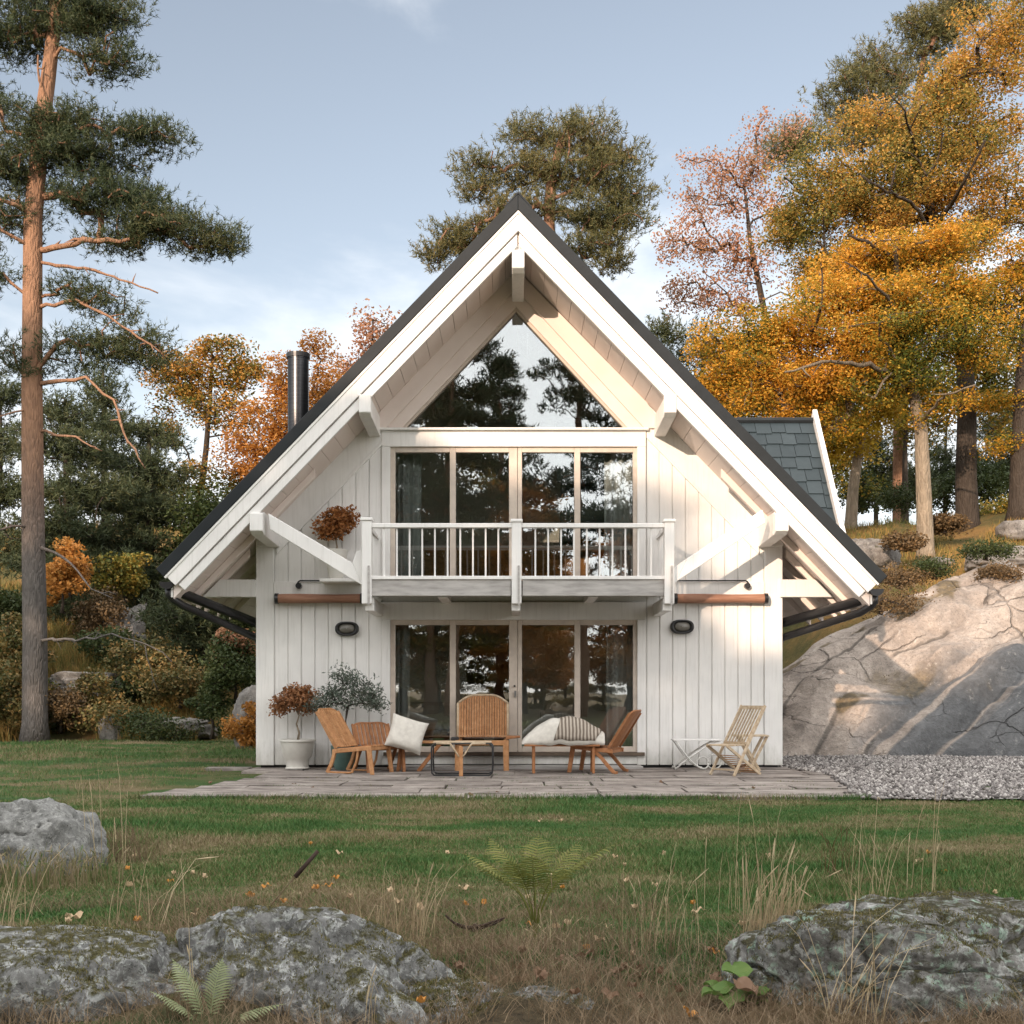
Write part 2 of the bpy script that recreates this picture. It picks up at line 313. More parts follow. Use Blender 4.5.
def granite():
    t = NT('smooth_granite', .8, .2); p = t.pos(); n = t.noise(p, .9, 8, .62); f = t.noise(p, 9, 6, .7)
    c = t.ramp(n, [(.28, (.20,.172,.15)), (.46, (.335,.285,.245)), (.6, (.42,.36,.31)), (.74, (.32,.29,.265))])
    sx = t.new('ShaderNodeSeparateXYZ'); t.L(p, sx.inputs[0])
    a = t.new('ShaderNodeAttribute', attribute_name='stain'); g = t.ramp(n, [(.3, (.06,.066,.072)), (.7, (.155,.165,.175))])  # stain: dark streaks merged with painted shade at the foot
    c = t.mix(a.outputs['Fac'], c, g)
    b = t.new('ShaderNodeAttribute', attribute_name='crack'); c = t.mix(b.outputs['Fac'], c, (.02,.02,.018))
    m = t.new('ShaderNodeAttribute', attribute_name='moss'); c = t.mix(m.outputs['Fac'], c, t.ramp(t.noise(p, 6, 5, .7), [(.35, (.05,.04,.02)), (.65, (.17,.12,.05))]))
    dp = t.new('ShaderNodeVectorMath', operation='ADD'); sc_ = t.new('ShaderNodeVectorMath', operation='SCALE'); sc_.inputs['Scale'].default_value = .9; nn = t.new('ShaderNodeTexNoise'); nn.inputs['Scale'].default_value = .8; nn.inputs['Detail'].default_value = 5
    t.L(p, nn.inputs['Vector']); t.L(nn.outputs['Color'], sc_.inputs[0]); t.L(p, dp.inputs[0]); t.L(sc_.outputs[0], dp.inputs[1])
    mp = t.new('ShaderNodeMapping'); mp.inputs['Scale'].default_value = (.38, .30, .75); mp.inputs['Rotation'].default_value = (0, .5, .4); t.L(dp.outputs[0], mp.inputs[0])
    e1 = t.ramp(t.voro(mp.outputs[0], 1.0, 'DISTANCE_TO_EDGE'), [(.002, 1), (.012, 0)]); e2 = t.ramp(t.voro(mp.outputs[0], 3.1, 'DISTANCE_TO_EDGE'), [(.003, 1), (.02, 0)])
    ck = t.math('ADD', t.math('MULTIPLY', e1, t.ramp(t.noise(p, .6, 3), [(.42, 0), (.55, 1)])), t.math('MULTIPLY', e2, t.ramp(t.noise(p, .9, 4), [(.55, 0), (.64, .8)])))
    c = t.mix(t.math('MULTIPLY', t.math('MINIMUM', ck, 1), .38), c, (.035,.03,.026))
    sp = t.ramp(t.noise(p, 26, 4, .75), [(.38, 1), (.45, 0)]); c = t.mix(t.math('MULTIPLY', sp, .5), c, (.09,.085,.08))
    li = t.ramp(t.noise(p, 4.5, 7, .75), [(.60, 0), (.68, 1)]); c = t.mix(t.math('MULTIPLY', li, .4), c, (.50,.48,.44))
    t.col(t.mix(.6, c, t.ramp(f, [(.3, .30), (.7, .66)]), 'OVERLAY')); t.bump(t.math('SUBTRACT', t.math('ADD', n, t.math('MULTIPLY', f, .5)), t.math('MULTIPLY', ck, .6)), .9, .10); return t.m
GRANITE = granite()
def slabs():
    t = NT('patio_stone', .85, .2); p = t.pos((1, 2.2, 1)); n = t.noise(p, 1.8, 8, .65); f = t.noise(t.pos((3, 9, 3)), 5, 6, .7); i = t.island()
    c = t.ramp(n, [(.30, (.10,.085,.075)), (.46, (.22,.19,.17)), (.60, (.33,.295,.265)), (.74, (.45,.41,.37))])
    c = t.mix(.45, c, t.ramp(i, [(0, .36), (1, .62)]), 'OVERLAY'); c = t.mix(.6, c, t.ramp(f, [(.3, .3), (.7, .68)]), 'OVERLAY')
    t.col(c); t.bump(t.math('ADD', n, f), .5, .02); return t.m
SLABS = slabs()
def gravel():
    t = NT('gravel_stones', .85, .2); i = t.island()
    t.col(t.ramp(i, [(0, (.08,.072,.068)), (.45, (.22,.20,.19)), (.8, (.33,.305,.285)), (1, (.52,.49,.46))])); return t.m
GRAVEL = gravel()
def gravelbed():
    t = NT('gravel_bed', .9, .2); v = t.voro(t.pos(), 22, 'F1', 'Color'); c = t.ramp(v, [(.1, (.13,.125,.12)), (.6, (.34,.32,.3)), (.9, (.5,.48,.46))])
    d = t.voro(t.pos(), 22); t.col(c); t.bump(d, -1.0, .03); return t.m
GRAVELB = gravelbed()
LAMPG = paint('lamp_lens', (.16,.15,.13), (.12,.115,.1), .25, spec=.6)
STICK = paint('dark_stick', (.06,.035,.025), (.035,.022,.016), .8)
FALLO = leafmat('fallen_orange_leaf', [(.2, (.5,.2,.04)), (.8, (.6,.3,.07))], 8, .2)
FALLP = leafmat('fallen_pale_leaf', [(.2, (.5,.36,.22)), (.8, (.62,.46,.3))], 8, .2)
FALLB = leafmat('fallen_brown_leaf', [(.2, (.15,.085,.05)), (.8, (.26,.16,.10))], 8, .2)
BIGLEAF = leafmat('broad_green_leaf', [(.2, (.07,.14,.03)), (.6, (.13,.21,.05)), (.85, (.3,.3,.08))], 6, .25)

MOSS = leafmat('moss', [(.25, (.055,.055,.018)), (.5, (.13,.12,.035)), (.75, (.25,.20,.09))], 5, .15)
LRUSTB = leafmat('rust_orange_leaves', [(.2, (.2,.08,.03)), (.55, (.36,.15,.05)), (.85, (.46,.22,.08))], 4, .25)
# ---------------------------------------------------------------- the house
APEX = 9.309; K = 1.035; NX, NZ = .7186, .6954
HW = {-1: 5.82, 1: 5.93}
def rz_(x): return APEX-K*abs(x)
def soff(x): return rz_(x)-.735
house = thing('wooden_house', 'white timber gabled house with steep dark roof, balcony and glazed front', 'house')
def slope_poly(s, v0, v1, x0=0.0, end=0.0):      # band under the roof line between two vertical offsets, cut square to the slope at the eave
    t = (s*(HW[s]-end), rz_(HW[s]-end))
    q = lambda v: (t[0]-s*NX*v*NZ, t[1]-NZ*v*NZ)
    return [(s*x0, rz_(x0)-v0), q(v0), q(v1), (s*x0, rz_(x0)-v1)]
rf = MB()
for s in (-1, 1): rf.prism(slope_poly(s, 0, .25, 0), -1.385, 11.6)
roof = rf.build('roof', ROOF, house, .012)
cap = MB().prism([(-.22, APEX-.22*K+.004), (0, APEX+.012), (.22, APEX-.22*K+.004), (.22, APEX-.22*K+.035), (0, APEX+.045), (-.22, APEX-.22*K+.035)], -1.37, 11.6)
cap.build('ridge_cap', ROOF, roof)
for s in (-1, 1):
    m = MB().prism(slope_poly(s, .254, .31, 0), -1.375, -1.31)
    m.prism(slope_poly(s, .31, .58, 0, .02), -1.36, -1.30)
    up = m.build('barge_board', WHITE, house, .006)
    g = .03 if s < 0 else .012
    MB().prism(slope_poly(s, .58+g, .80, .02, .05), -1.335 if s < 0 else -1.35, -1.27).build('barge_board', WHITE, house, .006)
    # soffit slab: boards along the house, seen from below
    sf = MB()
    n = 26; L = HW[s]-.25
    for i in range(n):
        a = i*L/n; b = (i+1)*L/n-.006
        sf.prism([(s*a, rz_(a)-.45), (s*b, rz_(b)-.45), (s*b, rz_(b)-.735), (s*a, rz_(a)-.735)], -1.275, 11.5)
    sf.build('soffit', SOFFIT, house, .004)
    MB().prism([(0, APEX-.245), (s*(HW[s]-.25), rz_(HW[s]-.25)-.245), (s*(HW[s]-.25), rz_(HW[s]-.25)-.44), (0, APEX-.44)], -1.29, 11.5).build('roof_core', ROOF, house)
    # fascia closing the eave
    e = HW[s]-.21
    MB().prism([(s*(e), rz_(e)-.26), (s*(e-.035), rz_(e)-.26), (s*(e-.035), rz_(e)-.66), (s*e, rz_(e)-.66)], -1.265, 11.5).build('eave_fascia', WHITE, house, .004)
    gx = s*(HW[s]-.16); gz = rz_(HW[s])-.20
    gut = MB().grid(lambda u, v: (gx+.115*math.cos(math.pi*(1+v)), -1.33+u*12.9, gz+.115*math.sin(math.pi*(1+v))), 1, 10)
    gut.grid(lambda u, v: (gx+.107*math.cos(math.pi*(2-v)), -1.33+u*12.9, gz+.107*math.sin(math.pi*(2-v))), 1, 10)
    gut.prism([(gx+.115*math.cos(math.pi*(1+k/10)), gz+.115*math.sin(math.pi*(1+k/10))) for k in range(11)], -1.34, -1.325)
    gutter = gut.build('gutter', BLACK, house, smooth=False)
    for k in range(8):
        y = -1.1+k*1.6
        MB().tube([(gx-s*.1, y, gz+.03), (gx+s*.085, y, gz+.005)], .012, 4).build('gutter_bracket', BLACK, gutter)
    wx = s*4.56 if s > 0 else -4.505
    pts = [(gx, -1.2, gz-.07), (gx, -1.2, gz-.2), (gx-s*.06, -1.17, gz-.27), (gx-s*.18, -1.05, gz-.36), (wx+s*.07, .30, 2.26), (wx+s*.07, .6, 2.16), (wx+s*.07, 3.0, 1.9), (wx+s*.07, 3.1, 1.7), (wx+s*.07, 3.1, .1)]
    dp = MB().tube(pts, .065, 10); dp.build('downpipe', BLACK, house, smooth=True)
    pts2 = [(gx-s*.04, -1.12, gz-.06), (gx-s*.16, -.95, gz-.16), (wx+s*.08, .35, 2.52), (wx+s*.08, 1.6, 2.5)]
    MB().tube(pts2, .085, 8).build('gutter_outlet_pipe', BLACK, house, smooth=True)
    # rafter tails under the side eave
    for k in range(5):
        y = -.62+k*.62 if k < 2 else .2+(k-2)*.9+.35
        a = 4.62 if y > -.05 else 3.4; b = HW[s]-.27
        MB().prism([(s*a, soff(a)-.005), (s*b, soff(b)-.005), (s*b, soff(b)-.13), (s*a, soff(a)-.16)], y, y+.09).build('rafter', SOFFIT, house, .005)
    # tie beam in the wall plane out to the barge
    zb0, zb1 = zw(597.5), zw(580); xo = 5.42
    MB().prism([(s*4.5, zb0), (s*xo, zb0), (s*(xo-.3), zb1), (s*4.5, zb1)], -.10, .03).build('eave_tie', WHITE, house, .008)
# purlins reaching out from the wall to the barge
def purlin(x0, x1, zb, zt, tip=True):
    m = MB(); m.hexa([(x0,-1.262,zb+.05),(x1,-1.262,zb+.05),(x1,0.02,zb),(x0,0.02,zb),(x0,-1.262,zt),(x1,-1.262,zt),(x1,.02,zt),(x0,.02,zt)])
    m.build('purlin', WHITE, house, .012)
    if tip:                       # the bevelled end grain block in front
        c = MB(); h = .34
        c.hexa([(x0,-1.395,zb+.10),(x1,-1.395,zb+.10),(x1,-1.262,zb+.045),(x0,-1.262,zb+.045),(x0,-1.395,zb+.05+h),(x1,-1.395,zb+.05+h),(x1,-1.262,zb+.05+h),(x0,-1.262,zb+.05+h)])
        c.build('purlin_end', WHITE, house, .015)
purlin(-.10, .10, 8.02, 8.60)
purlin(-2.56, -2.365, 5.70, 6.05); purlin(2.345, 2.54, 5.70, 6.05)
purlin(-4.31, -4.10, 3.80, 4.22); purlin(4.13, 4.34, 3.80, 4.22)
# walls
WL, WR = -4.5, 4.55; OL, OR = -2.2, 2.085
zt_ = 5.80
w = MB()
w.prism([(WL, .07), (OL, .07), (OL, soff(OL)+.02), (WL, soff(WL)+.02)], 0, .16)
w.prism([(WR, .07), (OR, .07), (OR, soff(OR)+.02), (WR, soff(WR)+.02)], 0, .16)
w.box(OL, OR, 0, .16, .07, .276); w.box(OL, OR, 0, .16, 2.552, 3.2); w.box(OL, OR, 0, .16, 5.535, zt_)
AX, AZ, BL, BR = -.03, 7.93, -2.0, 1.90
w.prism([(OL, zt_), (BL, zt_), (AX, AZ), (AX, soff(0)+.02), (OL, soff(OL)+.02)], 0, .16)
w.prism([(OR, zt_), (BR, zt_), (AX, AZ), (AX, soff(0)+.02), (OR, soff(OR)+.02)], 0, .16)
SY0, SY1, SZ0, SZ1 = .9, 4.0, .45, 2.45  # window openings added in the unseen side walls to light the rooms
for a, b in ((WL, WL+.15), (WR-.15, WR)):
    w.box(a, b, .16, SY0, .07, soff(4.5)+.05); w.box(a, b, SY1, 11, .07, soff(4.5)+.05); w.box(a, b, SY0, SY1, .07, SZ0); w.box(a, b, SY0, SY1, SZ1, soff(4.5)+.05)
w.prism([(WL, .07), (WR, .07), (WR, soff(WR)+.05), (0, soff(0)+.05), (WL, soff(WL)+.05)], 11, 11.15)
w.build('wall', WHITE, house)
MB().box(WL+.06, WR-.06, .05, 10.9, -.3, .07).build('plinth', BLACK, house)
# cladding boards with dark grooves
def cladrun(cl, xa, xb, z0, ztop):
    n = max(1, round((xb-xa)/.222)); p = (xb-xa)/n
    for i in range(n):
        a = xa+i*p+.009; b = xa+(i+1)*p-.009; zz = [z0, z0]; d = .022+.006*((i*7) % 3)/2
        cl.prism([(a, z0), (b, z0), (b, ztop(b)), (a, ztop(a))], -d, .002)
fr_lo = lambda x: soff(x)-.60
B0, B1 = zw(595), zw(582)
for s in (-1, 1):
    xo, xi = (WL+.31, OL-.13) if s < 0 else (OR+.13, WR-.31)
    cl = MB(); cladrun(cl, xo, xi, .055, lambda x: B0); cl.build('lower_cladding', WHITE, house, .004)
    cl = MB(); cladrun(cl, xo, xi, B1, lambda x: max(B1+.02, min(fr_lo(x), soff(x)-.1))); cl.build('upper_cladding', WHITE, house, .004)
for s, X in ((-1, WL), (1, WR)):
    sw = MB()
    for i in range(48):
        y = .2+i*.225; xa_, xb_ = (X-.02 if s < 0 else X), (X if s < 0 else X+.02)
        if y+.215 > SY0 and y < SY1: sw.box(xa_, xb_, y+.01, y+.215, .055, SZ0); sw.box(xa_, xb_, y+.01, y+.215, SZ1, soff(4.5))
        else: sw.box(xa_, xb_, y+.01, y+.215, .055, soff(4.5))
    sw.build('side_cladding', WHITE, house)
    fr = MB(); a, b = (X-.03, X+.1) if s < 0 else (X-.1, X+.03); ym = (SY0+SY1)/2
    fr.box(a, b, SY0-.12, SY0+.06, SZ0-.1, SZ1+.1).box(a, b, SY1-.06, SY1+.12, SZ0-.1, SZ1+.1).box(a, b, SY0+.06, SY1-.06, SZ1-.06, SZ1+.1).box(a, b, SY0+.06, SY1-.06, SZ0-.1, SZ0+.06).box(a, b, ym-.05, ym+.05, SZ0+.06, SZ1-.06)
    sf_ = fr.build('side_window', FRAME, house, .005)  # unseen window added to light the rooms
    for q0, q1 in ((SY0+.055, ym-.045), (ym+.045, SY1-.055)): MB().box((a+b)/2-.004, (a+b)/2+.004, q0, q1, SZ0+.055, SZ1-.055).build('pane', GLASS, sf_)
for s, X in ((-1, WL), (1, WR)):
    a, b = (X-.004, X+.305) if s < 0 else (X-.305, X+.004)
    MB().box(a, b, -.05, .2, .05, soff(4.2)-.03).build('corner_post', WHITE, house, .008)
    pc = (a+.0, b) ; MB().box(pc[0]+.02, pc[1]-.0, -.13, -.05, zw(547), zw(539)).build('post_cap', WHITE, house, .012)
    xa, xb = (a+.31, OL-.13) if s < 0 else (OR+.13, b-.31)
    MB().box(xa, xb, -.07, 0, B0, B1).build('wall_beam', WHITE, house, .006)
    # frieze boards under the soffit, beside the gable glass and down to the purlin
    xg = OL-.13 if s < 0 else OR+.13
    MB().prism([(xg, soff(xg)+.01), (s*4.15, soff(4.15)+.01), (s*4.15, fr_lo(4.15)), (xg, fr_lo(xg))], -.045, 0).build('frieze_board', WHITE, house, .005)
    MB().prism([(xg, fr_lo(xg)+.0), (s*4.15, fr_lo(4.15)), (s*4.15, fr_lo(4.15)+.07), (xg, fr_lo(xg)+.07)], -.06, -.045).build('frieze_moulding', WHITE, house, .004)
    bx = BL if s < 0 else BR
    gf = MB().prism([(AX, AZ), (bx, zt_+.04), (bx+s*.42, zt_+.04), (AX, AZ+.50)], -.05, 0)
    gf.prism([(AX, AZ+.30), (bx+s*.27, zt_+.04), (bx+s*.62, zt_+.04), (xg, soff(xg)), (AX, soff(0))], -.10, -.05)
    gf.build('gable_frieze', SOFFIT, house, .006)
    MB().prism([(AX, AZ), (bx, zt_+.04), (bx-s*.06, zt_+.04), (AX, AZ-.07)], -.02, .12).build('gable_window_frame', FRAME, house, .004)
    tx = (xw(382), xw(390.5)) if s < 0 else (xw(637), xw(645.5))
    MB().box(tx[0], tx[1], -.06, 0, 3.2, zt_-.27).build('window_trim', WHITE, house, .006)
    MB().box(tx[0], tx[1], -.06, 0, .055, 2.55).build('window_trim', WHITE, house, .006)
MB().box(xw(382), xw(645.5), -.062, 0, zt_-.27, zt_-.0).build('window_head', WHITE, house, .006)
MB().box(xw(380), xw(648), -.13, 0, zt_+.002, zt_+.045).build('head_ledge', WHITE, house, .008)
MB().box(xw(382), xw(645.5), -.055, 0, 2.552, 2.86).build('window_head', WHITE, house, .006)
MB().box(xw(382), xw(645.5), -.05, 0, .07, zw(756)).build('door_base_board', WHITE, house, .005)
MB().box(xw(384), xw(644), -.12, 0, zw(755.5), zw(752)).build('door_sill', DECKUNDER, house, .004)
MB().box(xw(392), xw(640), -.50, -.06, -.02, zw(764.5)).build('door_step', GREYW, house, .01)
# glazing
gp = MB().prism([(AX, AZ-.06), (BL+.06, zt_+.05), (BR-.06, zt_+.05)], .055, .063); gp.build('gable_window_pane', GLASS, house)
def glazing(z0, z1, zp0, zp1, handle):
    for (a, b, panes) in ((390.5, 517.3, ((395.3, 449.8), (455.8, 509))), (517.7, 637.5, ((522, 574.4), (580.3, 633)))):
        x = [xw(a), xw(b)]; fr = MB(); ys = (-.012, .10)
        e = [x[0]]+[xw(q) for p in panes for q in p]+[x[1]]
        fr.box(x[0], e[1], *ys, z0, z1); fr.box(e[2], e[3], *ys, z0, z1); fr.box(e[4], x[1], *ys, z0, z1)
        for i in (1, 3): fr.box(e[i], e[i+1], *ys, z0, zp0); fr.box(e[i], e[i+1], *ys, zp1, z1)
        d = fr.build('glazed_door', FRAME, house, .006)
        for i in (1, 3):
            MB().box(e[i]-.005, e[i+1]+.005, .04, .048, zp0-.005, zp1+.005).build('pane', GLASS, d)
        if handle and a < 400:
            h = MB().box(xw(514.2), xw(516.2), -.06, -.012, zw(697), zw(691)); h.build('handle', STEEL, d, .004)
            MB().tube([(xw(514.5), -.05, zw(686)), (xw(514.5), -.012, zw(686))], .018, 10).build('lock', BLACK, d)
glazing(zw(752), 2.552, zw(746.5), zw(625), True)
glazing(3.2, 5.535, zw(577), zw(452.5), False)
# interior
MB().box(WL+.15, WR-.15, .17, 10.9, .02, .15).build('interior_floor', INTF, house)
MB().box(WL+.15, WR-.15, .3, 10.9, 2.75, 3.12).build('upper_floor', INTF, house)
iw = MB().box(WL+.16, -1.05, 4.2, 4.35, .15, 2.75); iw.box(-.1, WR-.16, 4.2, 4.35, .15, 2.75); iw.box(-1.05, -.1, 4.2, 4.35, 2.3, 2.75)
iw.prism([(WL+.3, 3.12), (WR-.3, 3.12), (WR-.3, soff(4.3)), (0, soff(.0)), (WL+.3, soff(4.3))], 4.6, 4.7); iw.build('interior_wall', INTW, house)
df = MB().box(-1.13, -1.05, 4.12, 4.2, .15, 2.36); df.box(-.1, -.02, 4.12, 4.2, .15, 2.36); df.box(-1.13, -.02, 4.12, 4.2, 2.3, 2.38); df.build('interior_door_frame', WHITE, house)
MB().box(WL+.35, WR-.35, 4.50, 4.6, 3.12, 4.35).build('interior_panel', ORANGEW, house)
# balcony
bal = MB()
BX0, BX1, BY = xw(0)*0-2.50, 2.51, -1.42
def px13(px): return (px-512)/F*(20+BY)+CX
def pz13(py): return CZ+(HOR-py)/F*(20+BY)
for i in range(9):
    y0 = BY+.06+i*(1.36/9); bal.box(px13(366), px13(671), y0, y0+1.36/9-.012, pz13(588), pz13(580))
deck = bal.build('balcony_deck', DECKUNDER, house)
MB().box(px13(366), px13(671), BY-.03, BY+.05, pz13(579.5), pz13(576)).build('balcony_rail', WHITE, house, .005)
for a, b in ((371.5, 511), (522.5, 664)):
    MB().box(px13(a), px13(b), BY-.005, BY+.055, pz13(596), pz13(579.6)).build('balcony_fascia', GREYW, house, .006)
    MB().box(px13(a)-.02, px13(b)+.02, BY-.045, BY+.06, pz13(528), pz13(523.5)).build('balcony_rail', WHITE, house, .008)
    n = 11 if a < 400 else 11
    for i in range(1, n):
        x = px13(a+(b-a)*i/n); MB().box(x-.013, x+.013, BY-.002, BY+.024, pz13(576), pz13(528)).build('baluster', WHITE, house)
for x, t in ((367, 519.5), (516.5, 521), (669, 521)):
    c = px13(x); p = MB().box(c-.078, c+.078, BY-.06, BY+.08, pz13(604), pz13(t+1.5)); p.box(c-.098, c+.098, BY-.08, BY+.10, pz13(t+1.5), pz13(t-1.5))
    p.build('balcony_post', WHITE, house, .008)
    MB().box(c+.02, c+.05, BY-.085, BY-.06, pz13(605), pz13(566)).build('post_strap', GREYW, house)
for x in (442, 594):
    c = px13(x); MB().box(c-.08, c+.08, BY+.1, 0, pz13(597), pz13(589)).build('deck_joist', WHITE, house, .006)
for x in (px13(369), px13(516), px13(668)):
    MB().prism([(x-.07, 2.62), (x+.07, 2.62), (x+.07, 2.83), (x-.07, 2.83)], BY+.08, 0).build('deck_joist', WHITE, house, .006)
for s in (-1, 1):          # side railings back to the wall
    c = px13(367) if s < 0 else px13(669)
    MB().box(c-.03, c+.03, BY+.08, -.03, pz13(528), pz13(524)).build('balcony_rail', WHITE, house, .006)
    for i in range(1, 7):
        y = BY+.08+i*.19; MB().box(c-.012, c+.012, y-.012, y+.012, pz13(576), pz13(528)).build('baluster', WHITE, house)
# braces from the low purlins in to the balcony posts
for s in (-1, 1):
    if s < 0: A = [(268, 513), (352.5, 563), (361.5, 585), (270, 529.5)]
    else: A = [(762.5, 509.5), (687.6, 558), (676, 582), (765.5, 522.5)]
    y = -1.32; q = [(CX+(a-512)/F*(20+y), CZ+(HOR-b)/F*(20+y)) for a, b in A]
    if s < 0:
        q2 = [(CX+(a-512)/F*(20+y), CZ+(HOR-b)/F*(20+y)) for a, b in [(352.5, 563), (356, 552), (363, 549), (363, 586), (361.5, 585)]]
    else:
        q2 = [(CX+(a-512)/F*(20+y), CZ+(HOR-b)/F*(20+y)) for a, b in [(687.6, 558), (680, 563), (674, 568), (674, 584), (676, 582)]]
    br = MB().prism(q, y, y+.13).build('brace', WHITE, house, .012)
    MB().prism(q2, y+.004, y+.126).build('brace_foot', WHITE, br, .006)
# dormer on the right roof slope
dx = 5.86; Yr, Ye = 3.0, 1.15; zr = CZ+(HOR-422)/F*(20+Yr); ze = CZ+(HOR-535)/F*(20+Ye)
dw = MB(); pg = [(Ye+.25, 3.6), (2*Yr-Ye-.25, 3.6), (2*Yr-Ye-.25, ze+.05), (Yr, zr-.25), (Ye+.25, ze+.05)]
dw.v = [(1.5, a, b) for a, b in pg]+[(dx-.3, a, b) for a, b in pg]; dw.f = [(4, 3, 2, 1, 0), (5, 6, 7, 8, 9)]+[(i, (i+1) % 5, 5+(i+1) % 5, 5+i) for i in range(5)]; dorm = dw.build('dormer', WHITE, house, fix=True)
sl = MB()
rows = 9; nrm = Vector((0, -(zr-ze), Yr-Ye)).normalized()
for side in (1, -1):
    ys = lambda t: (Ye+(Yr-Ye)*t) if side > 0 else (2*Yr-Ye-(Yr-Ye)*t)
    sl.hexa([(.9, ys(0), ze-.1), (dx, ys(0), ze-.1), (dx, ys(1), zr-.1), (.9, ys(1), zr-.1), (.9, ys(0), ze), (dx, ys(0), ze), (dx, ys(1), zr), (.9, ys(1), zr)])
rng = random.Random(3)
for r in range(rows):
    t0 = r/rows; t1 = (r+1)/rows+.03; x = 1.0-rng.random()*.3
    while x < dx-.02:
        wd = .26+rng.random()*.05; xb = min(x+wd-.012, dx-.01); j = rng.uniform(-.012, .012)
        def pt(xx, t, o): 
            return (xx, Ye+(Yr-Ye)*t+nrm.y*o, ze+(zr-ze)*t+nrm.z*o)
        a0 = t0+j; t1b = min(t1, 1)
        sl.hexa([pt(x, a0, .004), pt(xb, a0, .004), pt(xb, t1b, .003), pt(x, t1b, .003), pt(x, a0, .032), pt(xb, a0, .032), pt(xb, t1b, .010), pt(x, t1b, .010)])
        x += wd
sl.build('dormer_roof', SLATE, dorm)
MB().tube([(.9, Yr, zr+.02), (dx, Yr, zr+.02)], .07, 8).build('dormer_ridge', ROOF, dorm)
vb = MB()
vb.hexa([(dx, Ye-.12, ze-.37), (dx+.09, Ye-.12, ze-.37), (dx+.09, Yr, zr-.14), (dx, Yr, zr-.14), (dx, Ye-.22, ze-.08), (dx+.09, Ye-.22, ze-.08), (dx+.09, Yr, zr+.25), (dx, Yr, zr+.25)])
vb.hexa([(dx, Yr, zr-.14), (dx+.09, Yr, zr-.14), (dx+.09, 2*Yr-Ye+.12, ze-.37), (dx, 2*Yr-Ye+.12, ze-.37), (dx, Yr, zr+.25), (dx+.09, Yr, zr+.25), (dx+.09, 2*Yr-Ye+.22, ze-.08), (dx, 2*Yr-Ye+.22, ze-.08)])
vb.build('dormer_barge_board', WHITE, dorm, .006)
# chimney
cy = 3.2; cxx = CX+(298.3-512)/F*(20+cy); ct = CZ+(HOR-354)/F*(20+cy); cr = 10.4/F*(20+cy)
ch = MB().lathe([(cr+.12, rz_(cxx)-.7), (cr+.12, rz_(cxx)+.15), (cr, rz_(cxx)+.3), (cr, ct-.12), (cr+.008, ct-.115), (cr+.008, ct-.15+.06)], 28, (cxx, cy, 0)).build('chimney', CHIM, house, smooth=True)
e = ch.modifiers.new('split', 'EDGE_SPLIT'); e.split_angle = R(35)
MB().lathe([(cr+.025, ct-.09), (cr+.03, ct-.02), (cr+.03, ct), (cr-.05, ct)], 28, (cxx, cy, 0)).build('chimney_cap', BLACK, ch)

# things fixed to the front
def awning(s, label):
    y = -.155; z = zw(599.3)
    xa, xb = ((276.5, 362) if s < 0 else (675, 765.5)); xa = (xa-512)/F*(20+y)+CX; xb = (xb-512)/F*(20+y)+CX
    xm = (xa+xb)/2
    t = thing('rolled_awning', label, 'awning', (xm, 0, z), 0, 'rolled awnings under the wall beams'); h = (xb-xa)/2
    m = MB(); n = 14
    m.grid(lambda u, v: (-h+2*h*u, y+(.078+.006*math.sin(9*u+3*v*6.283))*math.cos(2*math.pi*v), (.078+.005*math.sin(7*u))*math.sin(2*math.pi*v)), 24, n); m.build('roll', COPPER, t, smooth=True)
    for e in (-1, 1): MB().tube([(e*h-.025, y, 0), (e*h+.035, y, 0)], .092, 14).build('end_cap', BLACK, t)
    MB().box(-h, h, y+.06, -.07, .05, .075).build('mount', BLACK, t)
    rod = MB(); zr_ = zw(582)-z+.012; x2 = ((300, 362) if s < 0 else (675, 746)); x2 = [(q-512)/F*19.88+CX-xm for q in x2]
    e = x2[0] if s < 0 else x2[1]; o = x2[1] if s < 0 else x2[0]
    rod.tube([(o, -.11, zr_), (e, -.11, zr_), (e+s*.03, -.11, zr_-.02), (e+s*.05, -.11, zr_-.06), (e+s*.03, -.11, zr_-.1)], .014, 6)
    rod.tube([(e+s*.02, -.17, zr_-.09), (e+s*.02, -.07, zr_-.09)], .05, 14); rod.build('crank_rod', BLACK, t)
awning(-1, 'copper-brown rolled awning left of the balcony, above the shrubs in pots'); awning(1, 'copper-brown rolled awning right of the balcony, above the folding chair')
def walllamp(px, py, label):
    t = thing('wall_lamp', label, 'lamp', (xw(px), -.03, zw(py)), 0, 'oval wall lamps')
    a, b = .205, .125
    m = MB()
    def ring(r, y): return [(a*r*math.copysign(abs(math.cos(q))**.8, math.cos(q)), y, b*r*math.copysign(abs(math.sin(q))**.8, math.sin(q))) for q in [2*math.pi*k/28 for k in range(28)]]
    rs = [ring(.95, 0), ring(1, -.03), ring(.97, -.085), ring(.86, -.10), ring(.72, -.09), ring(.66, -.06)]
    for r in rs: m.v += r
    for i in range(5):
        for k in range(28): m.f.append((i*28+k, i*28+(k+1) % 28, (i+1)*28+(k+1) % 28, (i+1)*28+k))
    m.build('housing', BLACK, t, smooth=True, fix=True)
    g = MB(); rs = [ring(.68, -.055), ring(.55, -.085), ring(.3, -.105), ring(.02, -.11)]
    for r in rs: g.v += r
    for i in range(3):
        for k in range(28): g.f.append((i*28+k, i*28+(k+1) % 28, (i+1)*28+(k+1) % 28, (i+1)*28+k))
    g.build('lens', LAMPG, t, smooth=True, fix=True)
walllamp(347.5, 629, 'oval black wall lamp left of the glass doors, over the olive shrub')
walllamp(681.5, 627, 'oval black wall lamp right of the glass doors, above the white table')
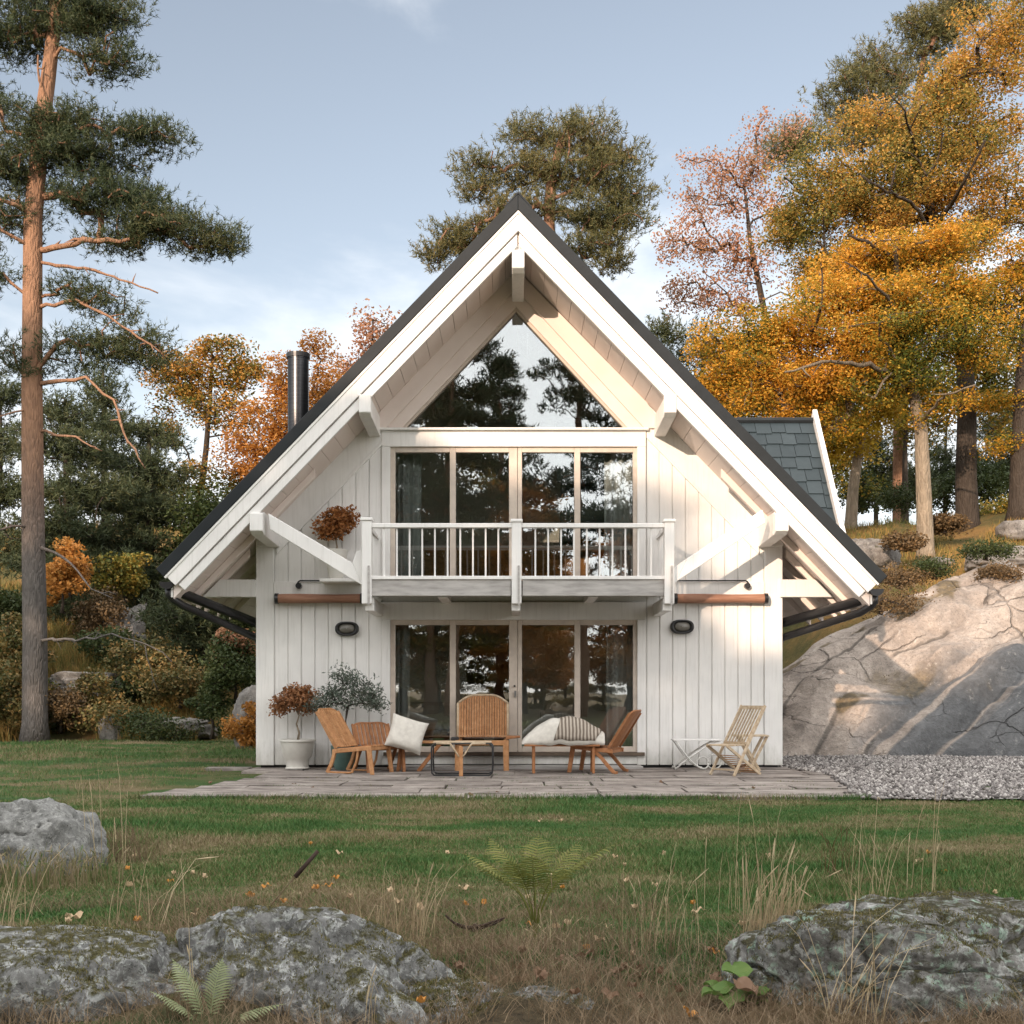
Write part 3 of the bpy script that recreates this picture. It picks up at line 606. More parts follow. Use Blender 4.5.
def curtain(x0, x1, z0, z1, y, label):
    m = MB(); n = int((x1-x0)*60)
    m.grid(lambda u, v: (x0+(x1-x0)*u, y+.05*math.sin(u*(x1-x0)*38+.6*math.sin(v*3))+.015*math.sin(u*90), z0+(z1-z0)*v), n, 8)
    o = m.build('curtain', CURT, smooth=True); so = o.modifiers.new('thick', 'SOLIDIFY'); so.thickness = .006
    tag(o, label, 'curtain')
curtain(xw(608), xw(634), .3, 2.6, .28, 'grey curtain hanging behind the right end of the ground floor doors')
curtain(xw(396), xw(408), .3, 2.6, .28, 'narrow grey curtain behind the left end of the ground floor doors')
curtain(xw(606), xw(634), 3.2, 5.5, .30, 'pale curtain behind the rightmost upper window')
curtain(xw(396), xw(420), 3.2, 5.5, .30, 'grey-blue curtain behind the leftmost upper window')
sf = thing('sofa', 'pale sofa with dark base standing inside behind the left doors', 'sofa', (-1.45, 3.0, .15))
MB().box(-.9, .9, -.4, .4, .05, .42).build('sofa_base', DARKF, sf, .03); MB().box(-.9, .9, .15, .42, .42, .95).build('sofa_back', LINEN, sf, .08)
for q in (-.45, .45): MB().box(q-.44, q+.44, -.42, .15, .42, .6).build('cushion', LINEN, sf, .06)
for q in (-1, 1): MB().box(q*.9-.1, q*.9+.1, -.42, .42, .05, .7).build('armrest', LINEN, sf, .05)
cb = thing('cabinet', 'tall white cabinet inside right of the door post', 'cabinet', (.25, 3.2, .15))
MB().box(-.3, .3, -.25, .25, 0, 1.35).build('carcass', WHITE, cb, .01); MB().box(-.28, .28, -.27, -.25, .05, 1.3).build('door', WHITE, cb, .006); MB().box(.2, .22, -.3, -.27, .6, .8).build('handle', STEEL, cb)
MB().box(-.3, .3, -.25, .25, 1.6, 2.4).build('wall_unit', WHITE, cb, .01)
tb = thing('table', 'small upstairs table with orange flowers behind the balcony rail', 'table', (xw(594), 1.2, 3.12))
MB().lathe([(.5, .70), (.52, .72), (.52, .74), (.5, .75)], 28).build('tabletop', ORANGEW, tb)
for q in range(4): MB().beam((.38*math.cos(q*1.571+.8), .38*math.sin(q*1.571+.8), 0), (.3*math.cos(q*1.571+.8), .3*math.sin(q*1.571+.8), .7), .05, .05).build('leg', ORANGEW, tb)
# ---------------------------------------------------------------- the ground
def T(x, y):
    x = np.asarray(x, float); y = np.asarray(y, float)
    hr = np.minimum(-.1+.15*x+.25*y, 7.3+.35*n2(x, y, .12, 2, 5))*sstep(x, 4.9, 9.5)*sstep(y, 5.0, 12)
    hr = hr*(1-.35*sstep(y, 30, 70))
    hl = np.clip((y-11.5)*.36+np.clip(-x-6, 0, 40)*.05, 0, 9.0)*sstep(y, 11.0, 16)*sstep(-x, -14, 4)
    hl = hl*(1-.4*sstep(y, 40, 90))
    h = np.maximum(hr, hl); far = sstep(np.hypot(x, y), 100, 320); h = h*(1-far)
    hillish = sstep(h, .15, 1.2)
    h = h+hillish*(.35*n2(x, y, .35, 4, 2))*(1-far)
    flat = sstep(np.maximum(np.abs(x-.2)/5.0, np.abs(y-2.5)/9.0), .98, 1.12)
    h = h+.045*n2(x, y, .5, 3, 9)*flat*(1-hillish)-.03
    # the low shelf of moss and stones in the foreground
    fg = sstep(-y, 13.3, 14.3)*(1-sstep(-y, 17.5, 19.5))*(1-sstep(np.abs(x), 9, 14))
    h = h+fg*(.09*n2(x, y, 1.6, 4, 4)+.02)
    return h
def terrain():
    n = 420; u = np.linspace(-1, 1, n)
    ax = 24*u+560*np.sign(u)*np.abs(u)**6; X, Y = np.meshgrid(ax, ax+2.0)
    Z = T(X, Y); V = np.stack([X, Y, Z], -1).reshape(-1, 3)
    i = np.arange(n*n).reshape(n, n); q = np.stack([i[:-1, :-1], i[:-1, 1:], i[1:, 1:], i[1:, :-1]], -1).reshape(-1, 4)
    me = bpy.data.meshes.new('ground'); me.vertices.add(len(V)); me.vertices.foreach_set('co', V.astype(np.float32).ravel())
    me.loops.add(q.size); me.loops.foreach_set('vertex_index', q.astype(np.int32).ravel())
    me.polygons.add(len(q)); me.polygons.foreach_set('loop_start', np.arange(0, q.size, 4, dtype=np.int32)); me.polygons.foreach_set('loop_total', np.full(len(q), 4, np.int32))
    me.update(calc_edges=True)
    x, y = X.ravel(), Y.ravel()
    hl = np.clip(sstep(Z.ravel(), .12, .5)+sstep(np.hypot(x, y), 30, 60)+.6*sstep(y, 10.6, 11.6)*sstep(-x, 0, 4), 0, 1)
    ea = sstep(-y, 13.0, 14.2)*(.55+.45*n2(x, y, 1.3, 3, 3))
    for nm, d in (('hill', hl), ('earth', np.clip(ea, 0, 1))):
        a = me.attributes.new(nm, 'FLOAT', 'POINT'); a.data.foreach_set('value', d.astype(np.float32))
    o = link('ground', me, GROUND, smooth=True); return tag(o, 'green and brown lawn with hillsides behind the house', 'ground', kind='structure')
terrain()
# patio of rough stone slabs
rng = random.Random(11); pm_ = MB()
yb = 0.05; rows = [(-5.55, -5.0), (-5.0, -4.3), (-4.3, -3.75), (-3.75, -3.0), (-3.0, -2.35), (-2.35, -1.7), (-1.7, -1.0), (-1.0, -.45), (-.45, .3)]
for r, (a, b) in enumerate(rows):
    x = -4.72+.12*r+rng.uniform(-.1, .15) if r > 0 else -4.75
    if r > 6: x = -4.55
    xe = 4.3+.28*r+rng.uniform(-.2, .2)-(.5 if r > 4 else 0)
    while x < xe:
        wd = rng.choice([.7, 1.1, 1.5, 2.0])*rng.uniform(.85, 1.15); x2 = min(x+wd, xe); j = lambda s=.02: rng.uniform(-s, s); zt = .012+j(.012)
        q = [(x+.012+j(), a+.012+(j(.035) if r == 0 else j())), (x2-.012+j(), a+.012+(j(.035) if r == 0 else j())), (x2-.012+j(), b-.012+j()), (x+.012+j(), b-.012+j())]
        pm_.hexa([(p[0], p[1], -.14) for p in q]+[(p[0], p[1], zt+j(.006)) for p in q]); x = x2
pat = pm_.build('patio', SLABS, bevel=.012); tag(pat, 'grey rough stone slab patio in front of the house', 'patio', kind='structure')
MB().box(-5.35, -4.6, -.2, .12, -.06, .015).build('stone_edging', SLABS, bevel=.01)['kind'] = 'structure'
# gravel yard on the right
gb = MB()
gv = [(4.2, -5.5), (5.4, -5.75), (8, -5.3), (14, -4.6), (22, -3.8), (22, 5), (12, 4.6), (4.55, 4.6), (4.55, .3), (4.9, -2)]
gm = bpy.data.meshes.new('gravel_bed'); gm.from_pydata([(a, b, .0) for a, b in gv], [], [tuple(range(len(gv)))]); tag(link('gravel_bed', gm, GRAVELB), kind='structure')
gx = np.array(gv)
def inpoly(x, y):
    c = np.zeros(len(x), bool); j = len(gv)-1
    for i in range(len(gv)):
        a, b = gv[i], gv[j]; c ^= ((a[1] > y) != (b[1] > y)) & (x < (b[0]-a[0])*(y-a[1])/(b[1]-a[1]+1e-9)+a[0]); j = i
    return c
def pebbles():
    r = np.random.RandomState(5); N = 60000; x = r.uniform(4, 14, N); y = r.uniform(-6, 4.6, N); k = inpoly(x, y+.25*r.normal(size=N)); x, y = x[k][:30000], y[k][:30000]; n = len(x)
    s = r.uniform(.018, .045, n); base = np.array([(1,0,0),(0,1,0),(-1,0,0),(0,-1,0),(0,0,.8),(0,0,-.8)], float)
    fc = np.array([(0,1,4),(1,2,4),(2,3,4),(3,0,4),(1,0,5),(2,1,5),(3,2,5),(0,3,5)])
    V = base[None]*s[:, None, None]*r.uniform(.6, 1.3, (n, 6, 1)); th = r.uniform(0, 6.28, n); c, sn = np.cos(th)[:, None], np.sin(th)[:, None]
    V = np.stack([V[..., 0]*c-V[..., 1]*sn, V[..., 0]*sn+V[..., 1]*c, V[..., 2]], -1)+np.stack([x, y, .01+s*.3], -1)[:, None]
    me = bpy.data.meshes.new('gravel'); me.vertices.add(n*6); me.vertices.foreach_set('co', V.astype(np.float32).ravel())
    q = (fc[None]+6*np.arange(n)[:, None, None]).reshape(-1).astype(np.int32)
    me.loops.add(len(q)); me.loops.foreach_set('vertex_index', q); m = len(q)//3; me.polygons.add(m); me.polygons.foreach_set('loop_start', np.arange(0, 3*m, 3, dtype=np.int32)); me.polygons.foreach_set('loop_total', np.full(m, 3, np.int32)); me.update(calc_edges=True)
    tag(link('gravel', me, GRAVEL), 'grey gravel spread beside the patio below the rock', 'gravel', kind='stuff')
pebbles()
# grasses
def blades(r, x, y, z, h, w, lean=.5):
    n = len(x); th = r.uniform(0, 6.283, n); dx, dy = np.cos(th), np.sin(th); l = r.uniform(0, lean, n)*h; a2 = r.uniform(0, 6.283, n)
    b = np.stack([x, y, z], -1); wv = np.stack([dx*w, dy*w, 0*w], -1); tip = np.stack([np.cos(a2)*l, np.sin(a2)*l, h], -1); mid = tip*np.array([.32, .32, .55])
    return np.stack([b-wv, b+wv, b+mid+wv*.7, b+mid-wv*.7, b+mid-wv*.7, b+mid+wv*.7, b+tip+wv*.08, b+tip-wv*.08], 1).reshape(-1, 3)
def lawn():
    r = np.random.RandomState(8); out = []
    for n, y0, y1 in ((260000, -14.6, -9.5), (205000, -9.5, -5.5), (110000, -5.5, 11)):
        d0, d1 = y0+20, y1+20; u = r.uniform(0, 1, n); d = np.sqrt(d0*d0+u*(d1*d1-d0*d0)); y = d-20; sp = r.uniform(-1, 1, n)*.49; wide = r.rand(n) < .28; sp = np.where(wide, np.sign(sp)*r.uniform(.47, .85, n), sp); x = CX+sp*d
        keep = ~((np.abs(x) < 5.0) & (y > -5.5) & (y < 11.3)) & ~inpoly(x, y) & ~((x > 4.2) & (y > -5.4) & (y < 9))
        x, y = x[keep], y[keep]; z = T(x, y)-.005; tall = np.clip(n2(x, y, .45, 3, 1)+.2, 0, 1)
        h = r.uniform(.014, .036, len(x))*(1+1.3*tall)*(1 if y0 < -6 else 1.6); w = r.uniform(.0016, .0030, len(x))*(1+.08*(y+20))*.9
        out.append(blades(r, x, y, z, h, w, .9))
    tag(link('lawn_grass', fastmesh('lawn_grass', np.concatenate(out), 4), LAWN), 'short green and brown grass of the lawn', 'grass', kind='stuff')
lawn()
def hillgrass_():
    r = np.random.RandomState(9); out = []
    for n, x0, x1, y0, y1, h in ((70000, -24, -4.6, 10.5, 19, .55), (50000, -30, -2, 19, 40, .55), (60000, 4.8, 22, 5, 30, .28)):
        x = r.uniform(x0, x1, n); y = r.uniform(y0, y1, n); k = (n2(x, y, .5, 3, 2) > -.15) & ((y > 11+.4*n2(x, y, .8, 2, 4)) | (x > 0)); x, y = x[k], y[k]
        out.append(blades(r, x, y, T(x, y)-.02, h*r.uniform(.4, 1.2, len(x))*(1 if h < .4 else 1), r.uniform(.006, .014, len(x)), .8))
    tag(link('hillside_grass', fastmesh('hillside_grass', np.concatenate(out), 4), HILLG), 'tall autumn grass on the hillsides behind the house', 'grass', kind='stuff')
hillgrass_()
def foreground_thatch():
    r = np.random.RandomState(10); n = 36000; y = r.uniform(-15.9, -12.6, n); x = CX+r.uniform(-.47, .47, n)*(y+20)
    k = n2(x, y, 1.2, 3, 8)+.5*(r.uniform(0, 1, n)-.5)+sstep(-y, 12.8, 13.6)*.5 > -.05; x, y = x[k], y[k]
    tag(link('dry_thatch', fastmesh('dry_thatch', blades(r, x, y, T(x, y)-.01, r.uniform(.03, .15, len(x)), r.uniform(.0010, .0022, len(x)), 1.9), 4), STRAWD), 'matted dry brown grass along the foreground rocks', 'grass', kind='stuff')
foreground_thatch()
# ---------------------------------------------------------------- rocks
def rock(name, label, c, size, seed, mat, sub=5, amp=.28, ridge=.10, fine=.035, rot=0, cat='rock', pw=.82, slope=0, flat=.0, group=None):
    bm = bmesh.new(); bmesh.ops.create_icosphere(bm, subdivisions=sub, radius=1); me = bpy.data.meshes.new(name); bm.to_mesh(me); bm.free()
    n = len(me.vertices); V = np.empty(n*3, np.float32); me.vertices.foreach_get('co', V); V = V.reshape(-1, 3).astype(float)
    N = V.copy(); V = np.sign(V)*np.abs(V)**pw
    V /= np.abs(V).max()
    d = amp*fbm(N*1.15+seed, 3)+ridge*(1-np.abs(fbm(N*2.3+seed*2, 3))*2)+fine*fbm(N*7+seed, 5, .6)
    cr = np.abs(fbm(N*1.7+seed*3+5, 2)); d -= .10*np.exp(-(cr/.03)**2)
    V = V*(1+d)[:, None]
    V[:, 2] = np.where(V[:, 2] > 1-flat, 1-flat+(V[:, 2]-1+flat)*.35, V[:, 2]); V[:, 2] += slope*V[:, 0]
    V = V*np.array(size); me.vertices.foreach_set('co', V.astype(np.float32).ravel()); me.update()
    o = link(name, me, mat, smooth=True); o.location = c; o.rotation_euler = (0, 0, rot); return tag(o, label, cat, group)
def onhill(px, py, h, d0=24.0):        # where the sight line through px, py meets the hillside; h = how far the centre stands above it
    d = d0
    while d < 70:
        q = P(px, py, d)
        if q.z <= float(T(q.x, q.y)): break
        d += .1
    q = P(px, py, d); q.z = float(T(q.x, q.y))+h; return q
def rpx(px, py, d, dz=0): q = P(px, py, d); q.z += dz; return q
rock('boulder', 'pale grey boulder on the lawn at the left edge with grass growing round it', rpx(38, 853, 8.9), (.52, .45, .44), 6.1, ROCKB, 6, .16, .05, fine=.014, rot=.2, pw=1.0, slope=-.16)
rock('rock', 'low grey and mossy rock in the bottom left corner, behind the fern', rpx(45, 1040, 5.0), (.72, .5, .43), 7.7, ROCKF, 6, .2, .08, slope=-.05)
rock('rock', 'large grey lichened rock with mossy crest in the bottom left foreground', rpx(322, 1056, 5.15), (.82, .58, .62), 12.3, ROCKF, 7, .16, .10, slope=-.16, rot=.1, pw=1.15)
rock('rock', 'low lichened rock shelf just right of the large foreground rock', rpx(455, 1045, 5.0), (.34, .3, .24), 2.2, ROCKF, 6, .2, .08)
rock('rock', 'broad dark rock with mint green lichen in the bottom right foreground', rpx(905, 1010, 5.25), (.68, .55, .50), 21.5, ROCKM, 7, .2, .07, flat=.08, rot=-.1)
rock('stone', 'small pale grey stone in the earth at the bottom centre', rpx(552, 1008, 4.95), (.17, .14, .08), 5.5, ROCKF, 5, .2, .05, cat='stone')
rock('boulder', 'round grey boulder at the top of the rock beside the roof corner', onhill(868, 566, .25), (.85, .8, .6), 9.1, ROCKH, 5, .15, .04)
rock('boulder', 'flat grey boulder under the maple trunks at the right edge', onhill(1004, 566, .12), (1.0, .8, .38), 4.4, ROCKH, 5, .15, .05)
rock('boulder', 'pale low boulder at the foot of the pale maple trunk', onhill(938, 568, .08), (.45, .5, .22), 6.4, ROCKH, 4, .15, .05)
rock('boulder', 'pale sunlit boulder high at the right edge of the hill', onhill(1016, 500, .25), (1.2, 1, .6), 8.8, ROCKH, 4, .15, .05)
rock('boulder', 'small grey boulder by the trunk at the right edge', onhill(1015, 538, .15), (.5, .5, .32), 2.9, ROCKH, 4, .15, .05)
rock('boulder', 'jagged grey rock ledge behind the tall pine on the left slope', onhill(85, 700, .2), (1.3, 1.0, .55), 13.9, ROCKH, 5, .3, .15)
rock('boulder', 'grey slab of rock tilting out of the bushes on the left slope', onhill(118, 650, .3), (.75, .6, .9), 15.2, ROCKH, 5, .3, .15, slope=.5)
rock('boulder', 'rounded pale boulder against the left corner of the house', rpx(262, 726, 27), (.6, .6, .95), 1.3, ROCKH, 5, .12, .03)
rock('boulder', 'upright pale stone in the long grass left of the house', rpx(112, 732, 31.5), (.28, .3, .4), 11.3, ROCKH, 4, .2, .05)
rock('boulder', 'low white-flecked rock in the long grass between pine and house', rpx(178, 728, 32), (.8, .5, .3), 17.3, ROCKH, 5, .3, .12)
# the big granite slope at the right
def moss_on(o, seed, n=16000, thr=.0, m_=None):      # short moss and dead grass growing on the top of a rock
    me = o.data; N = len(me.vertices); V = np.empty(N*3, np.float32); me.vertices.foreach_get('co', V); V = V.reshape(-1, 3).astype(float); Q = np.empty(N*3, np.float32); me.vertices.foreach_get('normal', Q); Q = Q.reshape(-1, 3)
    r = np.random.RandomState(seed); k = np.where((Q[:, 2] > .35) & (fbm(V*4+seed, 4)+.5*(Q[:, 2]-.6) > thr))[0]
    if len(k) == 0: return
    k = r.choice(k, n); p = V[k]+r.normal(size=(n, 3))*.006
    link('moss', fastmesh('moss', blades(r, p[:, 0], p[:, 1], p[:, 2]-.004, r.uniform(.004, .016, n), r.uniform(.0012, .003, n), 1.5), 4), MOSS, o)
for o_ in [q for q in C.objects if q.name.startswith('rock') and q.parent is None]: moss_on(o_, len(o_.name)*7+int(abs(o_.location.x)*10), thr=.22)
def outcrop():
    nu, nv = 420, 260; U, W = np.meshgrid(np.linspace(0, 1, nu+1), np.linspace(0, 1, nv+1), indexing='ij')
    x = 4.66+U*15.5; yf = 3.2-.9*U+.35*np.sin(U*9)         # foot line
    top = np.interp(U, [0, .1, .2, .3, .4, .5, .6, 1], [1.0, 1.8, 2.65, 3.4, 4.0, 4.45, 4.8, 5.9])   # height of the crest along the slope
    y = yf+W*(3.2+7.5*U)
    prof = 1-(1-W)**(2.3-.5*U)
    z = top*prof
    wob = fbm(np.stack([x*.45, y*.45, z*.3], -1), 4); z = z+.24*wob*sstep(W, .03, .25)*(.4+U)
    # folds running down the slope like old ice-scoured grooves
    g = x*1.05-(y-yf)*.75-1.1*z+.9*n2(x, y, .35, 2, 3)
    fold = np.abs(((g*.62) % 1)-.5)*2; z += .20*(fold**.6-.5)*(.35+.9*sstep(n2(x, y, .4, 2, 51), -.3, .4))*sstep(W, .02, .12)*(.3+.7*sstep(U, .05, .3))
    rid = 1-np.abs(fbm(np.stack([x*.5+3, y*.38, z*.7], -1), 4)); mk = sstep(W, .02, .2)*(1-.75*sstep(W, .7, 1)); z = z+.34*(rid-.62)*mk*(.5+U)
    z = z+.05*fbm(np.stack([x*2.2, y*2.2, z*2.2], -1), 4)*mk
    hollow = np.exp(-(((x-8.2)/.9)**2+((z-1.75)/.45)**2)); z -= .30*hollow
    y = y-.28*fold*(1-W)
    z = z*sstep(W, -.02, .05)-.12*(1-sstep(W, 0, .03))
    n = (nu+1)*(nv+1); V = np.stack([x, y, z], -1).reshape(-1, 3)
    i = np.arange(n).reshape(nu+1, nv+1); q = np.stack([i[:-1, :-1], i[1:, :-1], i[1:, 1:], i[:-1, 1:]], -1).reshape(-1, 4)
    me = bpy.data.meshes.new('granite_outcrop'); me.from_pydata(V.tolist(), [], q.tolist())
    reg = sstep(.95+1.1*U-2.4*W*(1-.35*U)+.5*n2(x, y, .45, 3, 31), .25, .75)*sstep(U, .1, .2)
    st = np.clip(sstep(n2(g*1.3, W*1.1, 1.6, 4, 4)+.75*reg, .12, .5), 0, 1)*reg*.9          # dark streaks down the folds, merged with shade painted over the lower foot
    crk = sstep(.09+.05*wob-fold, 0, .05)*sstep(n2(x, y, .9, 3, 8), -.1, .35)*sstep(.8-W, 0, .2)
    mo = np.clip(sstep(hollow+.35*n2(x, y, 1.8, 4, 41), .4, .75)*.6+sstep(n2(x, y, .7, 4, 12), .42, .6)*.8, 0, 1)*sstep(W, .03, .1)
    mo = np.maximum(mo, sstep(.16-W, 0, .12)*sstep(U, .38, .5)*sstep(n2(x, y, .8, 3, 21), -.15, .15))
    for nm, d in (('stain', st), ('crack', np.clip(crk, 0, 1)*.6), ('moss', mo)):  # stain holds the streaks and the painted shade
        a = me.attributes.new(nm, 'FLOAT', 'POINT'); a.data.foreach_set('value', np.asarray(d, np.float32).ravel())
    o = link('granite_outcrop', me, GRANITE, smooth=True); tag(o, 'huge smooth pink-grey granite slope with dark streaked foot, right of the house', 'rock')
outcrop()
# ---------------------------------------------------------------- trees: clusters of leaves joined to a trunk by a growing branch graph
def grow(trunk, trad, clusters, seed, tip=.012, up=.25, pen=.55, sag=0.0):
    r = np.random.RandomState(seed); nodes = [np.array(p, float) for p in trunk]; par = [i-1 for i in range(len(trunk))]; paths = []
    tr = np.array(trunk, float); cl = np.array(clusters, float)
    dist = np.min(np.linalg.norm(cl[:, None]-tr[None], axis=2), axis=1); order = np.argsort(dist); i0 = max(1, len(trunk)//5); hz = tr[:, 2].max()-tr[:, 2].min()
    for k in order:
        c = cl[k]; A = np.array(nodes); d = c-A; L = np.linalg.norm(d, axis=1); cost = L+pen*np.maximum(0, A[:, 2]-c[2]+.15*L); cost[:i0] += 9
        j = int(np.argmin(cost)); a = A[j]; L = L[j]; m = max(2, min(5, int(L/.5)+1)); prev = j; path = [j]
        off = r.normal(size=3)*L*.10; 
        for q in range(1, m+1):
            t = q/m; p = a+(c-a)*t+off*math.sin(math.pi*t)+np.array([0, 0, (up*L*.5)*math.sin(math.pi*t)])
            nodes.append(p); par.append(prev); prev = len(nodes)-1; path.append(prev)
        paths.append(path)
    n = len(nodes); acc = np.zeros(n); ch = np.zeros(n, int)
    for i in range(n): 
        if par[i] >= 0: ch[par[i]] += 1
    for i in range(n-1, 0, -1):
        if ch[i] == 0: acc[i] = tip**2.2
        acc[par[i]] += acc[i]
    rad = np.maximum(acc, tip**2.2)**(1/2.2)
    s = trad[0]/max(rad[0], 1e-6); s = min(s, 1.6); rad *= s if s < 1 else min(s, 1.25)
    m = MB(); k = len(trunk); tr_r = [max(trad[0]+(trad[1]-trad[0])*i/(k-1), .3*rad[i]) for i in range(k)]; tr_r[0] *= 1.35
    m.tube([nodes[i] for i in range(k)], tr_r, 12)
    for p in paths:
        rr = [min(rad[p[1]]*1.15, rad[p[0]] if p[0] >= k else tr_r[p[0]])]+[rad[i] for i in p[1:]]
        m.tube([nodes[i] for i in p], rr, 5, cap=False)
    return m
def leaves(r, cl, rad, n, size, flat=.5, tilt=.8, aspect=.6):
    c = np.repeat(cl, n, 0); s = np.repeat(rad, n)[:, None]; N = len(c)
    g = r.normal(size=(N, 3)); g /= np.maximum(1, np.linalg.norm(g, axis=1, keepdims=True)/1.9)
    p = c+g*s*np.array([.55, .55, .55*flat])
    nm = np.stack([r.normal(size=N)*tilt, r.normal(size=N)*tilt, np.ones(N)], -1); nm /= np.linalg.norm(nm, axis=1, keepdims=True)
    a = r.normal(size=(N, 3)); u = np.cross(nm, a); u /= np.linalg.norm(u, axis=1, keepdims=True)+1e-9; v = np.cross(nm, u)
    L = (size*r.uniform(.6, 1.25, N))[:, None]; u = u*L*.5; v = v*L*.5*aspect
    return np.stack([p-u, p+v*1.0-u*.1, p+u, p-v-u*.1], 1).reshape(-1, 3)
def needles(r, cl, rad, ntuft, nn, length, w, flat=.45):
    c = np.repeat(cl, ntuft, 0); s = np.repeat(rad, ntuft)[:, None]; N = len(c)
    g = r.normal(size=(N, 3)); g /= np.maximum(1, np.linalg.norm(g, axis=1, keepdims=True)/1.8); off = g*s*np.array([.55, .55, .55*flat]); p = c+off
    ax = off/(np.linalg.norm(off, axis=1, keepdims=True)+1e-6)*.7+np.array([0, 0, .75])+r.normal(size=(N, 3))*.3; ax /= np.linalg.norm(ax, axis=1, keepdims=True)
    P_ = np.repeat(p, nn, 0); AX = np.repeat(ax, nn, 0); M = len(P_)
    d = AX*.55+r.normal(size=(M, 3))*.62; d /= np.linalg.norm(d, axis=1, keepdims=True)
    P_ = P_+AX*(r.uniform(-.6, .9, M)*length)[:, None]
    q = np.cross(d, r.normal(size=(M, 3))); q /= np.linalg.norm(q, axis=1, keepdims=True)+1e-9; L = length*r.uniform(.7, 1.2, M)[:, None]
    return np.stack([P_-q*w, P_+q*w, P_+d*L], 1).reshape(-1, 3)
def ell(r, E, bias=.5):      # ellipsoids (x,y,z, rx,ry,rz, n): cluster centres
    out = []
    for (x, y, z, a, b, c, n) in E:
        g = r.normal(size=(n, 3)); g /= np.linalg.norm(g, axis=1, keepdims=True); g *= (r.uniform(0.0, 1, n)**bias)[:, None]
        out.append(np.array([x, y, z])+g*np.array([a, b, c]))
    return np.concatenate(out)
def tree(name, label, cat, base, trunk, trad, E, seed, kind='leaf', mat=None, barkm=None, crad=.6, n=120, size=.14, group=None, tip=.012, up=.25, pen=.55, extra=(), flat=.5, tilt=.8, nn=10, w=.010, bias=.5, leafaspect=.6, partname=None):
    r = np.random.RandomState(seed); t = thing(name, label, cat, base, 0, group)
    b = np.array(base); tr = [np.array(p)-b for p in trunk]; cl = ell(r, E, bias)-b
    m = grow(tr, trad, cl, seed, tip, up, pen)
    for pts, r0, r1 in extra:
        q = [np.array(p)-b for p in pts]; f = []
        for i in range(len(q)-1):
            L = np.linalg.norm(q[i+1]-q[i]); k = max(2, int(L/.28))
            for j in range(k): f.append(q[i]+(q[i+1]-q[i])*j/k+(r.normal(size=3)*min(.028, .02*L+.008) if (i or j) else 0))
        f.append(q[-1]); k = len(f)-1; m.tube(f, [(r0+(r1-r0)*(i/k)**.8)*r.uniform(.85, 1.15) for i in range(k+1)], 7)
        for j in range(2, k):
            if r.rand() < .45:
                d = r.normal(size=3)*.6+(f[j]-f[j-1])/np.linalg.norm(f[j]-f[j-1])*.6; d /= np.linalg.norm(d); l = r.uniform(.12, .5)
                m.tube([f[j], f[j]+d*l*.5+r.normal(size=3)*.02, f[j]+d*l+np.array([0, 0, r.uniform(-.1, .1)])], [r1*1.1+.004, r1*.7+.003, .004], 4, cap=False)
    m.build('trunk', barkm, t, smooth=True)
    rr = crad*r.uniform(.65, 1.25, len(cl))
    V = leaves(r, cl, rr, n, size, flat, tilt, leafaspect) if kind == 'leaf' else needles(r, cl, rr, n, nn, size, w, flat)
    link(partname or 'crown', fastmesh('crown', V, 4 if kind == 'leaf' else 3), mat, t); return t
def tpx(name, label, cat, d, trunkpx, r0, r1, Epx, seed, dens=1.0, zb=None, depth=.8, **k):   # ellipses in px at depth d
    pts = [P(a, b, d) for a, b in trunkpx]; b0 = pts[0]; zb = float(T(b0.x, b0.y)) if zb is None else zb
    base = (b0.x, b0.y, zb-.05); tr = [(b0.x, b0.y, zb-.25)]
    for i in range(len(pts)):
        if pts[i].z > zb+.1: tr.append(tuple(pts[i]))
    fine = []                                       # resample the trunk
    for i in range(len(tr)-1):
        for q in range(4): fine.append(tuple(np.array(tr[i])+(np.array(tr[i+1])-np.array(tr[i]))*q/4))
    fine.append(tr[-1]); rr = np.random.RandomState(seed+99); s = d/F
    E = []
    rys = k.pop('rys', 1.0)
    for e in Epx:
        cx, cy, rx, ry, n = e[:5]; ry = ry*rys; c = P(cx, cy, d); dy = e[5] if len(e) > 5 else 0
        E.append((c.x, c.y+dy, c.z, rx*s, max(rx*s*depth, .3) if len(e) < 7 else e[6], ry*s, max(3, int(n*dens))))
    ex = [([P(a, b, d-q) for (a, b, q) in pl], r0_, r1_) for pl, r0_, r1_ in k.pop('branches', [])]
    return tree(name, label, cat, base, fine, (r0, r1), E, seed, extra=ex, **k)
